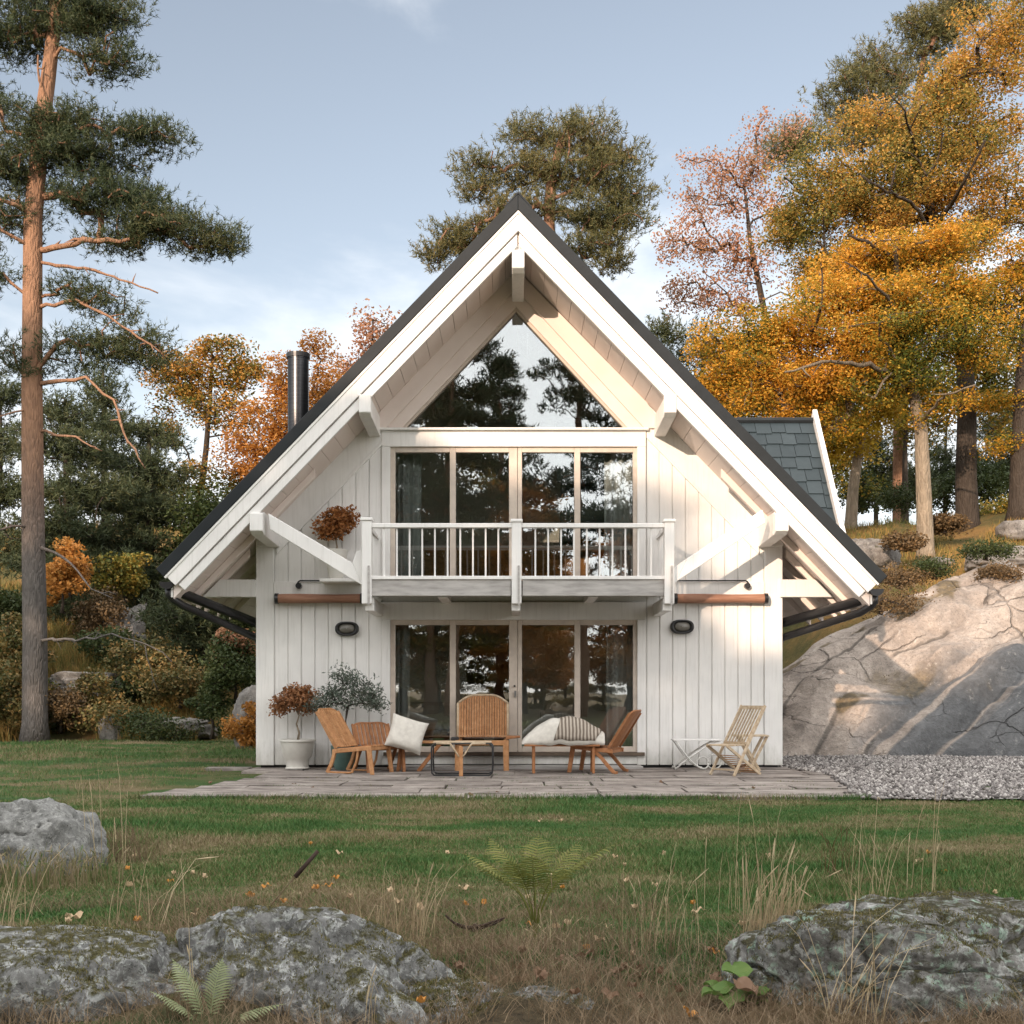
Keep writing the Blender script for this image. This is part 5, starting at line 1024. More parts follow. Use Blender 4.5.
# the tall barrel-backed armchair
def armchair():
    q = G(482, 772); t = thing('armchair', 'tall armchair with wide rounded slatted back, in the middle facing the lawn', 'chair', (q.x, q.y+.35, .018)); W = .41
    bk = MB(); n = 19; zb, zt = .53, 1.23
    def f(u): return (u*W, .30-.20*(1-math.cos(u*1.25)) *-1.0*-1.0 if False else .30-.22*u*u, zb+.02*abs(u))
    top = lambda u: zt-.11*max(0, abs(u)-.35)**2/.42-.02*u*u
    for i in range(n):
        u0 = -1+2*i/n+.008; u1 = -1+2*(i+1)/n-.008; th = .02
        A = [(u0*W, .30-.2*u0*u0), (u1*W, .30-.2*u1*u1)]
        lean = .13
        bk.hexa([(A[0][0], A[0][1], zb), (A[1][0], A[1][1], zb), (A[1][0], A[1][1]+th, zb), (A[0][0], A[0][1]+th, zb), (A[0][0], A[0][1]+lean, top(u0)), (A[1][0], A[1][1]+lean, top(u1)), (A[1][0], A[1][1]+lean+th, top(u1)), (A[0][0], A[0][1]+lean+th, top(u0))])
    b = bk.build('backrest', TEAK, t, .004)
    rim = MB(); rim.tube(arc(24, lambda s: ((2*s-1)*W, .44-.2*(2*s-1)**2, top(2*s-1)+.012)), .020, 8)
    for s in (-1, 1): rim.tube([(s*(W+.012), .11, zb-.02), (s*(W+.012), .24, top(1)+.01)], .022, 8)
    rim.tube(arc(12, lambda s: ((2*s-1)*W, .325-.2*(2*s-1)**2, zb+.02)), .016, 6); rim.build('back_frame', PALEWOOD, b, smooth=True)
    st = MB()
    for i in range(8): y = -.35+i*.08; st.box(-W+.03, W-.03, y, y+.07, .45, .475)
    st.build('seat', TEAKD, t, .004)
    MB().box(-W-.02, W+.02, -.40, -.36, .42, .50).build('front_rail', TEAK, t, .006)
    for s in (-1, 1):
        MB().hexa([(s*(W-.01)-.045, -.41, 0), (s*(W-.01)+.045, -.41, 0), (s*(W-.01)+.045, -.34, 0), (s*(W-.01)-.045, -.34, 0), (s*(W-.02)-.05, -.41, .505), (s*(W-.02)+.05, -.41, .505), (s*(W-.02)+.05, -.33, .505), (s*(W-.02)-.05, -.33, .505)]).build('leg', TEAK, t, .008)
        MB().beam((s*(W-.03), .42, 0), (s*(W-.03), .26, .5), .05, .06).build('leg', TEAK, t, .006)
        MB().box(s*W-.02, s*W+.02, -.36, .32, .40, .45).build('side_rail', TEAK, t, .005)
    MB().prism([(W-.02, .515), (W+.22, .545), (W+.22, .575), (W-.02, .575)], -.40, -.16).build('armrest', TEAKD, t, .01)
    MB().prism([(-W-.10, .50), (-W+.02, .50), (-W+.02, .55), (-W-.10, .55)], -.40, -.1).build('armrest', DARKF, t, .01)
armchair()
# low wire table in front
q = G(462, 777.5); t = thing('coffee_table', 'low coffee table with black wire loops and bent wood leg, before the tall armchair', 'table', (q.x, q.y+.25, .018)); hw = .47; hh = .50
def loop(x0, x1, y, r=.07): 
    p = [(x0+r, y, .012), (x1-r, y, .012)]+[(x1-r+r*math.sin(a), y, .012+r-r*math.cos(a)) for a in (.5, 1.1)]+[(x1, y, .1+r), (x1, y, hh-r)]+[(x1-r+r*math.cos(a), y, hh-r+r*math.sin(a)) for a in (.5, 1.1)]+[(x1-r, y, hh), (x0+r, y, hh)]+[(x0+r-r*math.sin(a), y, hh-r+r*math.cos(a)) for a in (.5, 1.1)]+[(x0, y, hh-r), (x0, y, .1+r)]+[(x0+r-r*math.cos(a), y, .012+r-r*math.sin(a)) for a in (.5, 1.1)]+[(x0+r, y, .012)]
    return p
for y in (-.24, .2):
    MB().tube(loop(-hw, hw, y), .013, 8).build('wire_frame', BLACK, t, smooth=True)
MB().tube([(-hw, -.24, .25), (-hw, .2, .25)], .010, 6).tube([(hw, -.24, .25), (hw, .2, .25)], .010, 6).tube([(-hw, -.24, .07), (hw, -.24, .07)], .008, 6).build('wire_brace', BLACK, t)
MB().box(-.045, .015, -.27, -.24, 0, hh-.04).build('leg', TEAK, t, .006)
for s in (-1, 1): MB().tube(arc(6, lambda u: (-.015+s*(.03+.14*math.sin(u*1.5)), -.262, .30+.205*math.sin(u*1.57))) + [(-.015+s*.38, -.262, .505)], .016, 6).build('bent_arm', PALEWOOD, t, smooth=True)
tp = MB()
for i in range(5): tp.box(-hw+.02, hw-.02, -.22+i*.083, -.22+i*.083+.072, hh+.012, hh+.03)
tp.build('tabletop', PALEWOOD, t, .004)
# low bench carrying the square pillow
q = G(428, 769); t = thing('bench', 'low teak bench with splayed legs under the cream square pillow', 'bench', (q.x-.02, -.95, .018))
bt = MB()
for i in range(5): bt.box(-.45, .62, -.22+i*.088, -.22+i*.088+.076, .46, .49)
bt.build('seat', TEAK, t, .005)
for sx in (-1, 1):
    for sy in (-1, 1):
        x = .12 if sx > 0 else -.36
        MB().beam((x-.20 if sx > 0 else x-.05, sy*.17, 0), (x+.16 if sx > 0 else x, sy*.17, .46), .045, .06).build('leg', TEAKD, t, .005)
def pillow(label, loc, rot, w, h, th, m_, name='pillow', piping=True):
    mb = MB(); n = 22
    for sgn in (1, -1):
        def f(u, v):
            x, y = 2*u-1, 2*v-1; e = (1-x**4)*(1-y**4); k = 1-.07*(1-abs(x)**2)*abs(y)**3-.07*(1-abs(y)**2)*abs(x)**3
            k = 1-.10*(x*x*y*y*0+(1-x*x)*y**4*.8+(1-y*y)*x**4*.8)
            return (x*w/2*k, sgn*th/2*max(e, 0)**.45*(1+.08*math.sin(5*x+3*y)), y*h/2*k)
        b0 = len(mb.f); mb.grid(f, n, n)
        if sgn < 0: mb.f[b0:] = [g[::-1] for g in mb.f[b0:]]
    o = mb.build(name, m_, smooth=True, fix=False); o.location = loc; o.rotation_euler = rot; return tag(o, label, 'pillow')
q = P(407, 734, 18.75)
pillow('square cream linen pillow leaning on the low teak bench', (q.x, q.y-.05, q.z), (R(-18), R(17), R(8)), .60, .56, .24, LINEN)
# long bench with the big cushion at the right
q = G(552, 772); bn = thing('bench', 'long wooden bench under the big domed cream cushion', 'bench', (q.x+.02, -1.35, .018))
bb = MB()
for i in range(5): bb.box(-.48, .72, -.25+i*.1, -.25+i*.1+.088, .43, .46)
bb.build('seat', TEAKD, bn, .005)
for sx in (-.33, .62):
    for sy in (-.19, .19): MB().beam((sx, sy, 0), (sx, sy, .43), .045, .045).build('leg', TEAKD, bn, .005)
def dome(u, v, x0, x1, hmax, yw, z0, lift=0.0):
    x = x0+(x1-x0)*u; prof = max(0, math.sin(math.pi*min(1, .02+.90*u**.92)))**.85; c = math.cos(math.pi*v); sn = math.sin(math.pi*v)
    wv = .010*math.sin(17*u+5*v)+.008*math.sin(31*u-7*v)
    return (x, -yw*(.70+.30*prof)*math.copysign(abs(c)**.6, c)+.02*math.sin(9*u), z0+(hmax*prof+.012+.05*u)*abs(sn)**.8+lift+wv*prof)
cu = MB().grid(lambda u, v: dome(u, v, -.52, .80, .40, .30, .475), 34, 20); cu.v += []
n0 = len(cu.v); cu.f.append(tuple(range(0, 21))[::-1]); 
for i in range(34): cu.f.append((i*21, (i+1)*21, (i+1)*21+20, i*21+20))
cq = cu.build('cushion', LINEN, None, smooth=True, fix=True); cq.location = (q.x+.02, -1.35, 0); tag(cq, 'big domed cream cushion lying on the long bench beside the right chair', 'cushion')
bl = MB().grid(lambda u, v: dome(.46+.50*u+.16*(v-.5)+.03*math.sin(6*v), .03+.94*v, -.52, .80, .40, .312, .475, .014), 20, 20); bo = bl.build('blanket', STRIPE, None, smooth=True); bo.location = (q.x+.02, -1.35, 0)
so = bo.modifiers.new('thick', 'SOLIDIFY'); so.thickness = .012; tag(bo, 'brown and grey striped blanket thrown over the domed cushion', 'blanket')
# the folding chair, white table and stool at the right
q = G(738, 777); t = thing('folding_chair', 'pale folding wooden chair with slatted back and crossed legs near the right corner', 'chair', (q.x, q.y+.25, .018), R(38)); W = .24
sl_ = MB()
for i in range(8): y = -W+.02+i*2*(W-.02)/7.4; sl_.beam((.02, y, .52), (.40, y, 1.04), .012, .035, (1, 0, 0))
sl_.beam((.405, -W, 1.05), (.405, W, 1.05), .03, .06); sl_.beam((.02, -W, .50), (.02, W, .50), .03, .04); sl_.build('backrest', PALEWOOD, t, .003)
se = MB()
for i in range(6): x = -.42+i*.075; se.box(x, x+.062, -W+.03, W-.03, .46, .482)
se.build('seat', PALEWOOD, t, .003)
for s in (-1, 1):
    MB().beam((-.30, s*W, 0), (.44, s*W, 1.08), .026, .048, (1, 0, 0)).build('leg', PALEWOOD, t, .004)
    MB().beam((-.42, s*(W-.032), .47), (.36, s*(W-.032), 0), .026, .048, (1, 0, 0)).build('leg', PALEWOOD, t, .004)
MB().beam((-.24, -W, .09), (-.24, W, .09), .025, .025).beam((.30, -W+.03, .045), (.30, W-.03, .045), .025, .025).build('stretcher', PALEWOOD, t)
mesh = MB()
for i in range(9):
    u = i/8; mesh.beam((-.12+u*.46, -W+.06, .285-u*.28+.018), (-.12+u*.46, W-.06, .285-u*.28+.018), .03, .012)
mesh.build('lower_slats', TEAK, t, .002)
q = G(697, 771); t = thing('garden_table', 'small white garden table with crossed legs left of the folding chair', 'table', (q.x, q.y+.15, .018))
tp = MB()
for i in range(5): tp.box(-.39, .42, -.22+i*.088, -.22+i*.088+.08, .485, .505)
tp.build('tabletop', WHITE, t, .004)
for s in (-1, 1):
    MB().tube(arc(8, lambda u: (-.36+.50*u**1.0, s*.19, .49-.47*math.sin(u*1.57))), .014, 6).build('leg', WHITE, t, smooth=True)
    MB().tube(arc(8, lambda u: (.38-.75*u, s*.17, .49-.48*u**1.3)), .016, 6).build('leg', WHITE, t, smooth=True)
MB().beam((-.36, -.19, .04), (-.36, .19, .04), .02, .02).build('stretcher', WHITE, t)
MB().tube([(.10+.10*math.cos(a), -.12, .115+.10*math.sin(a)) for a in np.linspace(0, 6.28, 18)], .012, 6).tube([(.30+.12*math.cos(a), -.06, .13+.12*math.sin(a)) for a in np.linspace(0, 6.28, 18)], .012, 6).build('scroll_foot', WHITE, t, smooth=True)
q = G(760, 775); t = thing('folding_stool', 'small folding wooden stool tucked behind the folding chair at the corner', 'stool', (q.x-.03, q.y+.75, .018))
tp = MB()
for i in range(4): tp.box(-.26, .30, -.2+i*.1, -.2+i*.1+.09, .565, .59)
tp.build('seat', PALEWOOD, t, .004)
for s in (-1, 1):
    MB().beam((-.02, s*.16, 0), (.27, s*.16, .565), .03, .045, (1, 0, 0)).build('leg', PALEWOOD, t, .004); MB().beam((.16, s*.13, 0), (-.16, s*.13, .565), .03, .045, (1, 0, 0)).build('leg', PALEWOOD, t, .004)
# ---------------------------------------------------------------- potted plants
def potted(name, label, loc, pot, m_, stems, E, seed, n, size, crad=.12, barkm=BARKM, aspect=.6, pm=POT, tilt=1.2, group=None, tip=.006):
    t = thing(name, label, 'potted plant', loc, 0, group); h = pot[-1][1]
    prof = list(pot)+[(pot[-1][0]-.03, h-.002), (pot[-1][0]-.035, h-.06)]
    p = MB().lathe(prof, 32).build('pot', pm, t, smooth=True); e = p.modifiers.new('s', 'EDGE_SPLIT'); e.split_angle = R(40)
    MB().lathe([(pot[-1][0]-.04, h-.07), (pot[-1][0]-.045, h-.045)], 24).build('soil', SOIL, t)
    r = np.random.RandomState(seed); cl = ell(r, E, .5); m = grow(stems, (.022, .010), cl, seed, tip, .1, .3); m.build('stem', barkm, t, smooth=True)
    link('foliage', fastmesh('foliage', leaves(r, cl, crad*r.uniform(.7, 1.2, len(cl)), n, size, .7, tilt, aspect), 4), m_, t); return t
q = G(295, 770.5)
potted('potted_plant', 'white flowerpot with a small red-brown leaved shrub by the left house corner', (q.x, q.y+.22, .018), [(.20, 0), (.205, .02), (.185, .03), (.20, .16), (.24, .20), (.285, .46), (.31, .465), (.31, .50)], LBROWN,
       [(0, 0, .42), (.03, 0, .6), (-.02, .02, .75), (.03, 0, .9)], [(-.14, 0, 1.12, .24, .2, .10, 26), (.10, 0, 1.2, .22, .2, .09, 26), (-.02, 0, 1.30, .2, .2, .07, 18), (.2, 0, 1.02, .14, .12, .06, 8), (-.28, 0, 1.0, .08, .1, .06, 8)], 401, 30, .06, .15)
q = G(350, 769)
potted('potted_plant', 'bushy grey-green olive shrub in a teal pot behind the left lounge chair', (q.x-.02, -.62, .018), [(.17, 0), (.20, .05), (.24, .3), (.25, .40)], LOLIVET,
       [(0, 0, .35), (.02, 0, .6), (0, 0, .8)], [(-.25, 0, 1.2, .34, .25, .24, 34), (.12, 0, 1.3, .4, .25, .30, 46), (.4, 0, 1.22, .26, .2, .22, 22), (-.05, 0, 1.58, .2, .2, .14, 14), (.55, 0, 1.1, .14, .1, .14, 8), (-.5, 0, 1.05, .12, .1, .1, 7)], 402, 22, .075, .16, BARKD, .3, paint('teal_glazed_pot', (.10,.17,.15), (.07,.12,.11), .35))
q = P(336, 583, 19.68)
potted('potted_plant', 'pot with a rust-brown shrub standing on the wall beam left of the balcony', (q.x, -.34, zw(582)+.012), [(.10, 0), (.12, .02), (.15, .20), (.16, .26), (.20, .45), (.21, .5)], LRUSTB,
       [(0, 0, .44), (.02, 0, .55), (.0, 0, .7)], [(.05, 0, .98, .28, .2, .24, 36), (-.08, 0, .88, .24, .18, .2, 24), (.14, 0, 1.12, .2, .14, .14, 16)], 403, 30, .07, .13)
MB().box(P(322, 0, 19.7).x, P(362, 0, 19.7).x, -.56, -.07, zw(582)-.045, zw(582)+.01).build('plant_shelf', WHITE, house, .006)
# orange flowers on the upstairs table
r = np.random.RandomState(5); cl = ell(r, [(0, 0, 1.0, .24, .2, .05, 14)]); vs = thing('flower_bowl', 'bowl of orange flowers on the upstairs table', 'flowers', (xw(594), 1.2, 3.872))
MB().lathe([(.08, 0), (.16, .06), (.2, .14)], 20).build('bowl', POT, vs); link('flowers', fastmesh('flowers', leaves(r, cl-np.array([0, 0, .82]), np.full(len(cl), .09), 50, .06, .7, 1.2), 4), LORANGE, vs)
# ---------------------------------------------------------------- plants and litter on the lawn
def frond(m, base, d, L, rise, droop, wd, npair=16, r=.004, seed=0, st=.34):
    rr = random.Random(seed); d = Vector((math.cos(d), math.sin(d), 0)); pts = []
    for i in range(npair+1):
        t = i/npair; pts.append(Vector(base)+d*(L*(.25*t+.75*t*t) if rise > droop else L*t)+Vector((0, 0, rise*t**.75-droop*t*t*1.0)))
    m.tube(pts, [r*(1-.8*i/npair) for i in range(npair+1)], 4)
    for i in range(int(npair*st), npair):
        t = i/npair; w = wd*math.sin(math.pi*min(1, .12+(t-st)/(1-st)*.95))**.8*(1-.25*t)+.006; tg = (pts[i+1]-pts[i]).normalized(); sd = tg.cross(Vector((0, 0, 1))).normalized(); up = sd.cross(tg)
        for s in (-1, 1):
            a = pts[i]; dirv = (sd*s+tg*.5-up*(.12+.1*rr.random())).normalized(); q = tg*(.15*L/npair+.0028)*2.2; tipp = a+dirv*w*rr.uniform(.85, 1.1)+Vector((0, 0, -.12*w)); k = a+dirv*w*.5; b = len(m.v)
            m.v += [tuple(a-q*.5), tuple(a+q*.5), tuple(k+q*.55), tuple(k-q*.55), tuple(tipp)]; m.f += [(b, b+1, b+2, b+3), (b+3, b+2, b+4)]
def fern(name, label, base, specs, m_, stemm=None):
    t = thing(name, label, 'fern', base)
    for i, (a, L, rise, droop, wd) in enumerate(specs):
        m = MB(); frond(m, (0, 0, 0), R(a), L, rise, droop, wd, 30, .0045, i, .34 if m_ is FERNP else .5); m.build('frond', m_, t)
    return t
q = G(535, 936); fern('fern', 'upright yellow-green fern on the lawn in front of the patio', (q.x, q.y, float(T(q.x, q.y))), [(178, .40, .62, .12, .15), (4, .48, .66, .10, .13), (150, .30, .62, .05, .17), (30, .30, .60, .05, .17), (-95, .26, .58, .05, .17), (85, .30, .62, .05, .16), (205, .36, .55, .08, .15), (-20, .38, .60, .06, .15), (-60, .3, .52, .06, .15), (240, .28, .56, .06, .15)], FERN)
q = P(208, 1050, 4.55); fern('fern', 'pale green fern growing up between the foreground rocks at the bottom left', (q.x, q.y, q.z-.04), [(165, .16, .42, .03, .10), (200, .22, .34, .05, .09), (15, .30, .30, .10, .09), (70, .10, .40, .02, .09), (-10, .36, .18, .12, .08)], FERNP)
# broad leaved plant
q = P(738, 1010, 4.95); t = thing('leafy_plant', 'broad green leaved plant with one brown leaf left of the bottom right rock', 'plant', (q.x, q.y, 0.0))
def bleaf(m, c, d, L, w, tilt, curl=.25):
    d = Vector((math.cos(d)*math.cos(tilt), math.sin(d)*math.cos(tilt), math.sin(tilt))); s = d.cross(Vector((0, 0, 1))).normalized(); up = s.cross(d)
    m.grid(lambda u, v: Vector(c)+d*L*u+s*(w*math.sin(math.pi*min(.985, .05+u*.93))**.75*(v-.5))+up*(-curl*L*u*u+.35*w*abs(v-.5)+.012*math.sin(9*u)), 10, 6)
for i, (a, L, w, tl, z, mm) in enumerate([(95, .17, .14, .35, .10, BIGLEAF), (200, .16, .12, .1, .06, BIGLEAF), (-60, .13, .10, .0, .10, FALLB), (20, .14, .10, .2, .04, BIGLEAF), (150, .15, .11, .4, .03, BIGLEAF), (-110, .15, .11, -.1, .06, BIGLEAF), (60, .12, .08, .5, .02, BIGLEAF), (-20, .13, .08, .3, .0, BIGLEAF)]):
    m = MB(); bleaf(m, (.02*math.cos(i*2), .02*math.sin(i*2), z), R(a), L, w, tl); m.tube([(0, 0, -.03), (.01*math.cos(i*2), .01*math.sin(i*2), z*.6), (.02*math.cos(i*2), .02*math.sin(i*2), z)], .004, 4); tag(m.build('leaf', mm, t, smooth=True), 'brown withered leaf' if mm is FALLB else None)
q = G(968, 893); t = thing('leafy_plant', 'small dark green seedling on the lawn above the bottom right rock', 'plant', (q.x, q.y, float(T(q.x, q.y))))
m = MB(); m.tube([(0, 0, -.02), (0, 0, .05)], .004, 4)
for i in range(7): bleaf(m, (0, 0, .03+.004*i), R(i*51), .12, .035, .45-.05*i)
m.build('leaves', LGREEN, t, smooth=True)
# tall dry stalks and tufts
def tuft(label, px, py, n, h, spread, seed, m_=STRAW, lean=.35, w=.0027, d=None, mixseed=True, leanx=0):
    q = G(px, py) if d is None else P(px, py, d); z = float(T(q.x, q.y)) if d is None else q.z; r = random.Random(seed); m = MB()
    for i in range(n):
        a = r.uniform(0, 6.28); rad = spread*math.sqrt(r.random()); x, y = rad*math.cos(a), rad*math.sin(a)*.6; hh_ = h*r.uniform(.45, 1.1); b = r.uniform(0, 6.28); l = hh_*r.uniform(.03, lean); bx, by = math.cos(b)*l+leanx*hh_, math.sin(b)*l
        kink = r.uniform(.4, .9); pts = [(x, y, -.02), (x+bx*.25, y+by*.25, hh_*.45), (x+bx*.6, y+by*.6, hh_*.8), (x+bx, y+by, hh_*(.98 if r.random() < .7 else kink))]
        m.tube(pts, [w, w*.85, w*.6, w*.3], 3, cap=False)
        if r.random() < .3: m.tube([pts[2], tuple(.5*(np.array(pts[2])+np.array(pts[3]))), pts[3]], [w*.6, w*1.6, w*.4], 4)
    o = m.build('grass_tuft', m_); o.location = (q.x, q.y, z); return tag(o, label, 'grass tuft')
tuft('pale dry grass tuft on the lawn above the large left foreground rock', 398, 932, 34, .42, .22, 501, lean=.5)
tuft('wispy brown grass tuft on the lawn right of the upright fern', 612, 962, 80, .42, .36, 502, STRAWD, .55, .0014)
tuft('straw tuft at the left side of the bottom right rock', 770, 945, 60, .52, .16, 503, lean=.35, leanx=.15)
tuft('tall thin stalks on the lawn above the bottom right rock', 893, 888, 14, .80, .38, 504, lean=.25, leanx=.12, w=.0026)
tuft('dry stalks leaning across the face of the bottom right rock', 845, 1035, 26, .52, .14, 505, lean=.9, w=.0022, d=4.62, leanx=.35)
tuft('crossed straw stalks behind the bottom left rock', 155, 925, 12, .42, .3, 506, lean=.8, leanx=.1)
tuft('single tall seed stalks rising beside the left boulder', 112, 868, 7, .85, .25, 507, lean=.25, w=.003)
tuft('brown broken stalks at the bottom centre of the foreground', 512, 985, 30, .28, .16, 508, STRAWD, .8, .0016)
tuft('grass clump growing against the front of the left boulder', 45, 880, 420, .24, .55, 509, LAWN, .6, .0030)
tuft('dry rusty weed on the lawn at the right', 840, 868, 22, .42, .14, 510, LHEATH, .6, .0026)
tuft('thin stalks on the lawn left of the bottom right rock', 736, 902, 12, .75, .25, 511, lean=.15, w=.0022)
tuft('tall thin stalk in front of the left foreground rock', 190, 1010, 3, .40, .02, 512, lean=.15, w=.0022, d=4.7)
tuft('pale thin stalk in front of the large left rock, right side', 370, 1035, 4, .30, .04, 513, lean=.3, w=.0020, d=4.6)
tuft('green-brown grass fringe on top of the bottom left rock', 110, 960, 150, .10, .45, 514, STRAWD, .9, .0014, d=5.4)
tuft('straw tuft at the left edge of the lawn', 8, 945, 16, .5, .1, 515, lean=.5)
tuft('tangle of dry stems left of the broad leaved plant', 655, 1000, 60, .2, .25, 516, STRAWD, 1.2, .0014)
tuft('tall grass fringe on the right side of the left boulder', 128, 858, 110, .34, .3, 517, STRAWD, .6, .002)
tuft('tall loose straw stalks on the lawn between the upright fern and the right tuft', 672, 945, 26, .50, .3, 520, lean=.5, w=.0020)
tuft('long bent straw stalks rising over the middle of the bottom right rock', 872, 925, 12, .60, .2, 521, lean=.6, w=.0022, leanx=-.2)
tuft('dead grass clump hanging over the cleft between the two left foreground rocks', 178, 985, 60, .14, .12, 522, STRAWD, 1.0, .0014, d=5.2)
tuft('dead grass clump at the right foot of the large left foreground rock', 470, 965, 120, .16, .25, 523, STRAWD, .9, .0014)
tuft('bleached grass clump before the upright fern', 548, 948, 50, .22, .2, 524, lean=.8, w=.0016)
tuft('dead grass clump along the foot of the bottom right rock', 800, 1015, 160, .13, .3, 525, STRAWD, 1.1, .0014, d=4.75)
tuft('sparse stalks at the right edge above the bottom right rock', 975, 915, 5, .35, .1, 518, STRAWD, .4, .0022)
t = MB(); q = P(318, 851, 5.75); a = P(295, 877, 5.7); b = P(262, 915, 5.75); c = P(256, 921, 5.8)
o = P(262, 915, 5.75); m1 = MB().tube([q-o, a-o], [.010, .012], 8); rt = thing('bulrush', 'dark brown bulrush leaning over the large left rock', 'plant', tuple(o)); m1.build('seed_head', STICK, rt, smooth=True); MB().tube([a-o, b-o, b-o+Vector((-.05, 0, -.10)), b-o+Vector((-.07, 0, -.22))], .003, 4).build('stalk', STRAWD, rt)
q = G(475, 924); o = MB().tube([(-.17, 0, .10), (-.12, 0, .055), (-.05, .0, .03), (0, 0, .03), (.06, 0, .045), (.17, 0, .085)], [.006, .008, .010, .012, .009, .005], 6).tube([(-.165, .02, .09), (-.1, .02, .03), (0, .01, .012), (.1, .02, .04), (.16, .02, .07)], [.004, .005, .008, .006, .004], 6).tube([(0, 0, .05), (0, 0, -.03)], [.012, .02], 8).build('forked_twig', STICK, smooth=True); o.location = (q.x, q.y, float(T(q.x, q.y))); tag(o, 'dark forked twig lying on the lawn left of the upright fern', 'twig')
def fallen(px, py, s, m_, label, group, seed, d=None, z=None, tl=.25):
    q = G(px, py) if d is None else P(px, py, d); zz = float(T(q.x, q.y))+.028 if d is None else q.z; r = random.Random(seed); m = MB(); bleaf(m, (-s/2, 0, 0), 0, s, s*r.uniform(.6, .9), r.uniform(-.1, tl), r.uniform(-.3, .5)); m.tube([(-s/2, 0, 0), (-s*.8, .01, .004)], .0015, 3)
    o = m.build('fallen_leaf', m_, smooth=True); o.location = (q.x, q.y, zz); o.rotation_euler = (r.uniform(-.4, .4), r.uniform(-.3, .3), r.uniform(0, 6.28)); tag(o, label, 'leaf', group)
LO = 'orange fallen leaf lying on the grass of the lawn'; LP = 'pale tan fallen leaf lying on the grass of the lawn'
for i, (x, y, s) in enumerate([(250, 900, .07), (265, 889, .06), (315, 892, .06), (329, 891, .06), (218, 922, .06), (484, 904, .06), (170, 882, .05), (586, 947, .045), (715, 956, .05), (950, 922, .05)]): fallen(x, y, s, FALLO, LO, 'orange leaves on the lawn', 600+i)
for i, (x, y, s) in enumerate([(76, 921, .085), (62, 940, .07), (10, 936, .06), (350, 901, .06), (465, 891, .08), (528, 898, .05), (556, 926, .06), (567, 923, .05), (598, 938, .07), (635, 907, .05), (697, 909, .07), (754, 923, .09), (655, 886, .05), (540, 821, .05), (561, 820, .05), (663, 853, .05), (768, 853, .05), (920, 860, .08), (608, 925, .05)]): fallen(x, y, s, FALLP, LP, 'pale leaves on the lawn', 640+i)
for i, (x, y, s) in enumerate([(300, 955, .06), (520, 990, .07), (480, 985, .06), (560, 975, .05), (632, 990, .06), (660, 975, .05), (540, 1000, .06), (610, 1010, .08), (680, 990, .05), (730, 960, .05), (150, 960, .06), (30, 952, .06), (500, 955, .06), (575, 1015, .06), (715, 985, .06), (407, 962, .10), (443, 970, .06), (88, 947, .10), (585, 965, .09), (618, 975, .08), (700, 1003, .07)]): fallen(x, y, s, FALLB, 'brown withered leaf on the earth among the foreground rocks', 'brown leaves in the foreground', 680+i)
fallen(421, 999, .055, FALLO, 'orange leaf lying on the lichened rock shelf', None, 700, d=4.72); fallen(690, 1016, .07, FALLO, 'orange leaf beside the broad leaved plant', None, 701, d=4.75)
for i, (x, y) in enumerate([(862, 792), (845, 786), (661, 783), (770, 778), (380, 790), (520, 783)]): fallen(x, y, .10 if i == 0 else .07, FALLB, 'brown leaf lying on the patio slabs', 'leaves on the patio', 710+i, z=.03)
# weeds and grass in the joints and along the edge of the patio
r = np.random.RandomState(77); n = 9000; x = r.uniform(-4.9, 4.4, n); yy = np.where(r.rand(n) < .55, r.normal(-5.58, .03, n), np.array([q[0] for q in rows] if False else [-5.0, -4.3, -3.75, -3.0, -2.35, -1.7])[r.randint(0, 6, n)]+r.normal(0, .012, n))
k = (n2(x, yy, 1.5, 3, 15) > .1) | (yy < -5.45); x, yy = x[k], yy[k]
tag(link('joint_weeds', fastmesh('joint_weeds', blades(r, x, yy, np.full(len(x), -.01), r.uniform(.02, .055, len(x))*np.where(yy < -5.4, 1.5, .8), r.uniform(.002, .005, len(x)), .9), 4), LAWN), 'weeds and grass in the joints of the patio slabs', 'weeds', kind='stuff')
rg = random.Random(44)
for i in range(26): fallen(rg.uniform(20, 1000), rg.uniform(850, 960), rg.uniform(.04, .065), FALLP, LP, 'pale leaves on the lawn', 800+i)
for i in range(14): fallen(rg.uniform(60, 980), rg.uniform(845, 935), rg.uniform(.04, .06), FALLO, LO, 'orange leaves on the lawn', 840+i)
for i in range(16): fallen(rg.uniform(420, 740), rg.uniform(950, 1010), rg.uniform(.04, .07), FALLB, 'brown withered leaf on the earth among the foreground rocks', 'brown leaves in the foreground', 870+i)
for i in range(10): fallen(rg.uniform(200, 830), rg.uniform(781, 796), rg.uniform(.05, .08), FALLB, 'brown leaf lying on the patio slabs', 'leaves on the patio', 900+i, z=.03)
# ---------------------------------------------------------------- light, sky, camera
EL = R(15); to_sun = Vector((-.42*math.cos(EL), -.9075*math.cos(EL), math.sin(EL)))
sd = bpy.data.lights.new('sun', 'SUN'); sd.energy = 2.9; sd.angle = R(.6); sd.color = (1, .76, .58)
so = bpy.data.objects.new('sun', sd); C.objects.link(so); so.rotation_euler = (-to_sun).to_track_quat('-Z', 'Y').to_euler()
w = bpy.data.worlds.new('World'); bpy.context.scene.world = w; w.use_nodes = True; nt = w.node_tree; N = nt.nodes; Lk = nt.links.new
bg = N['Background']; sky = N.new('ShaderNodeTexSky'); sky.sky_type = 'NISHITA'; sky.sun_disc = False; sky.sun_elevation = EL; sky.sun_rotation = math.atan2(to_sun.x, to_sun.y)
sky.altitude = 0; sky.air_density = 1.0; sky.dust_density = .7; sky.ozone_density = 1.0
tc = N.new('ShaderNodeTexCoord')
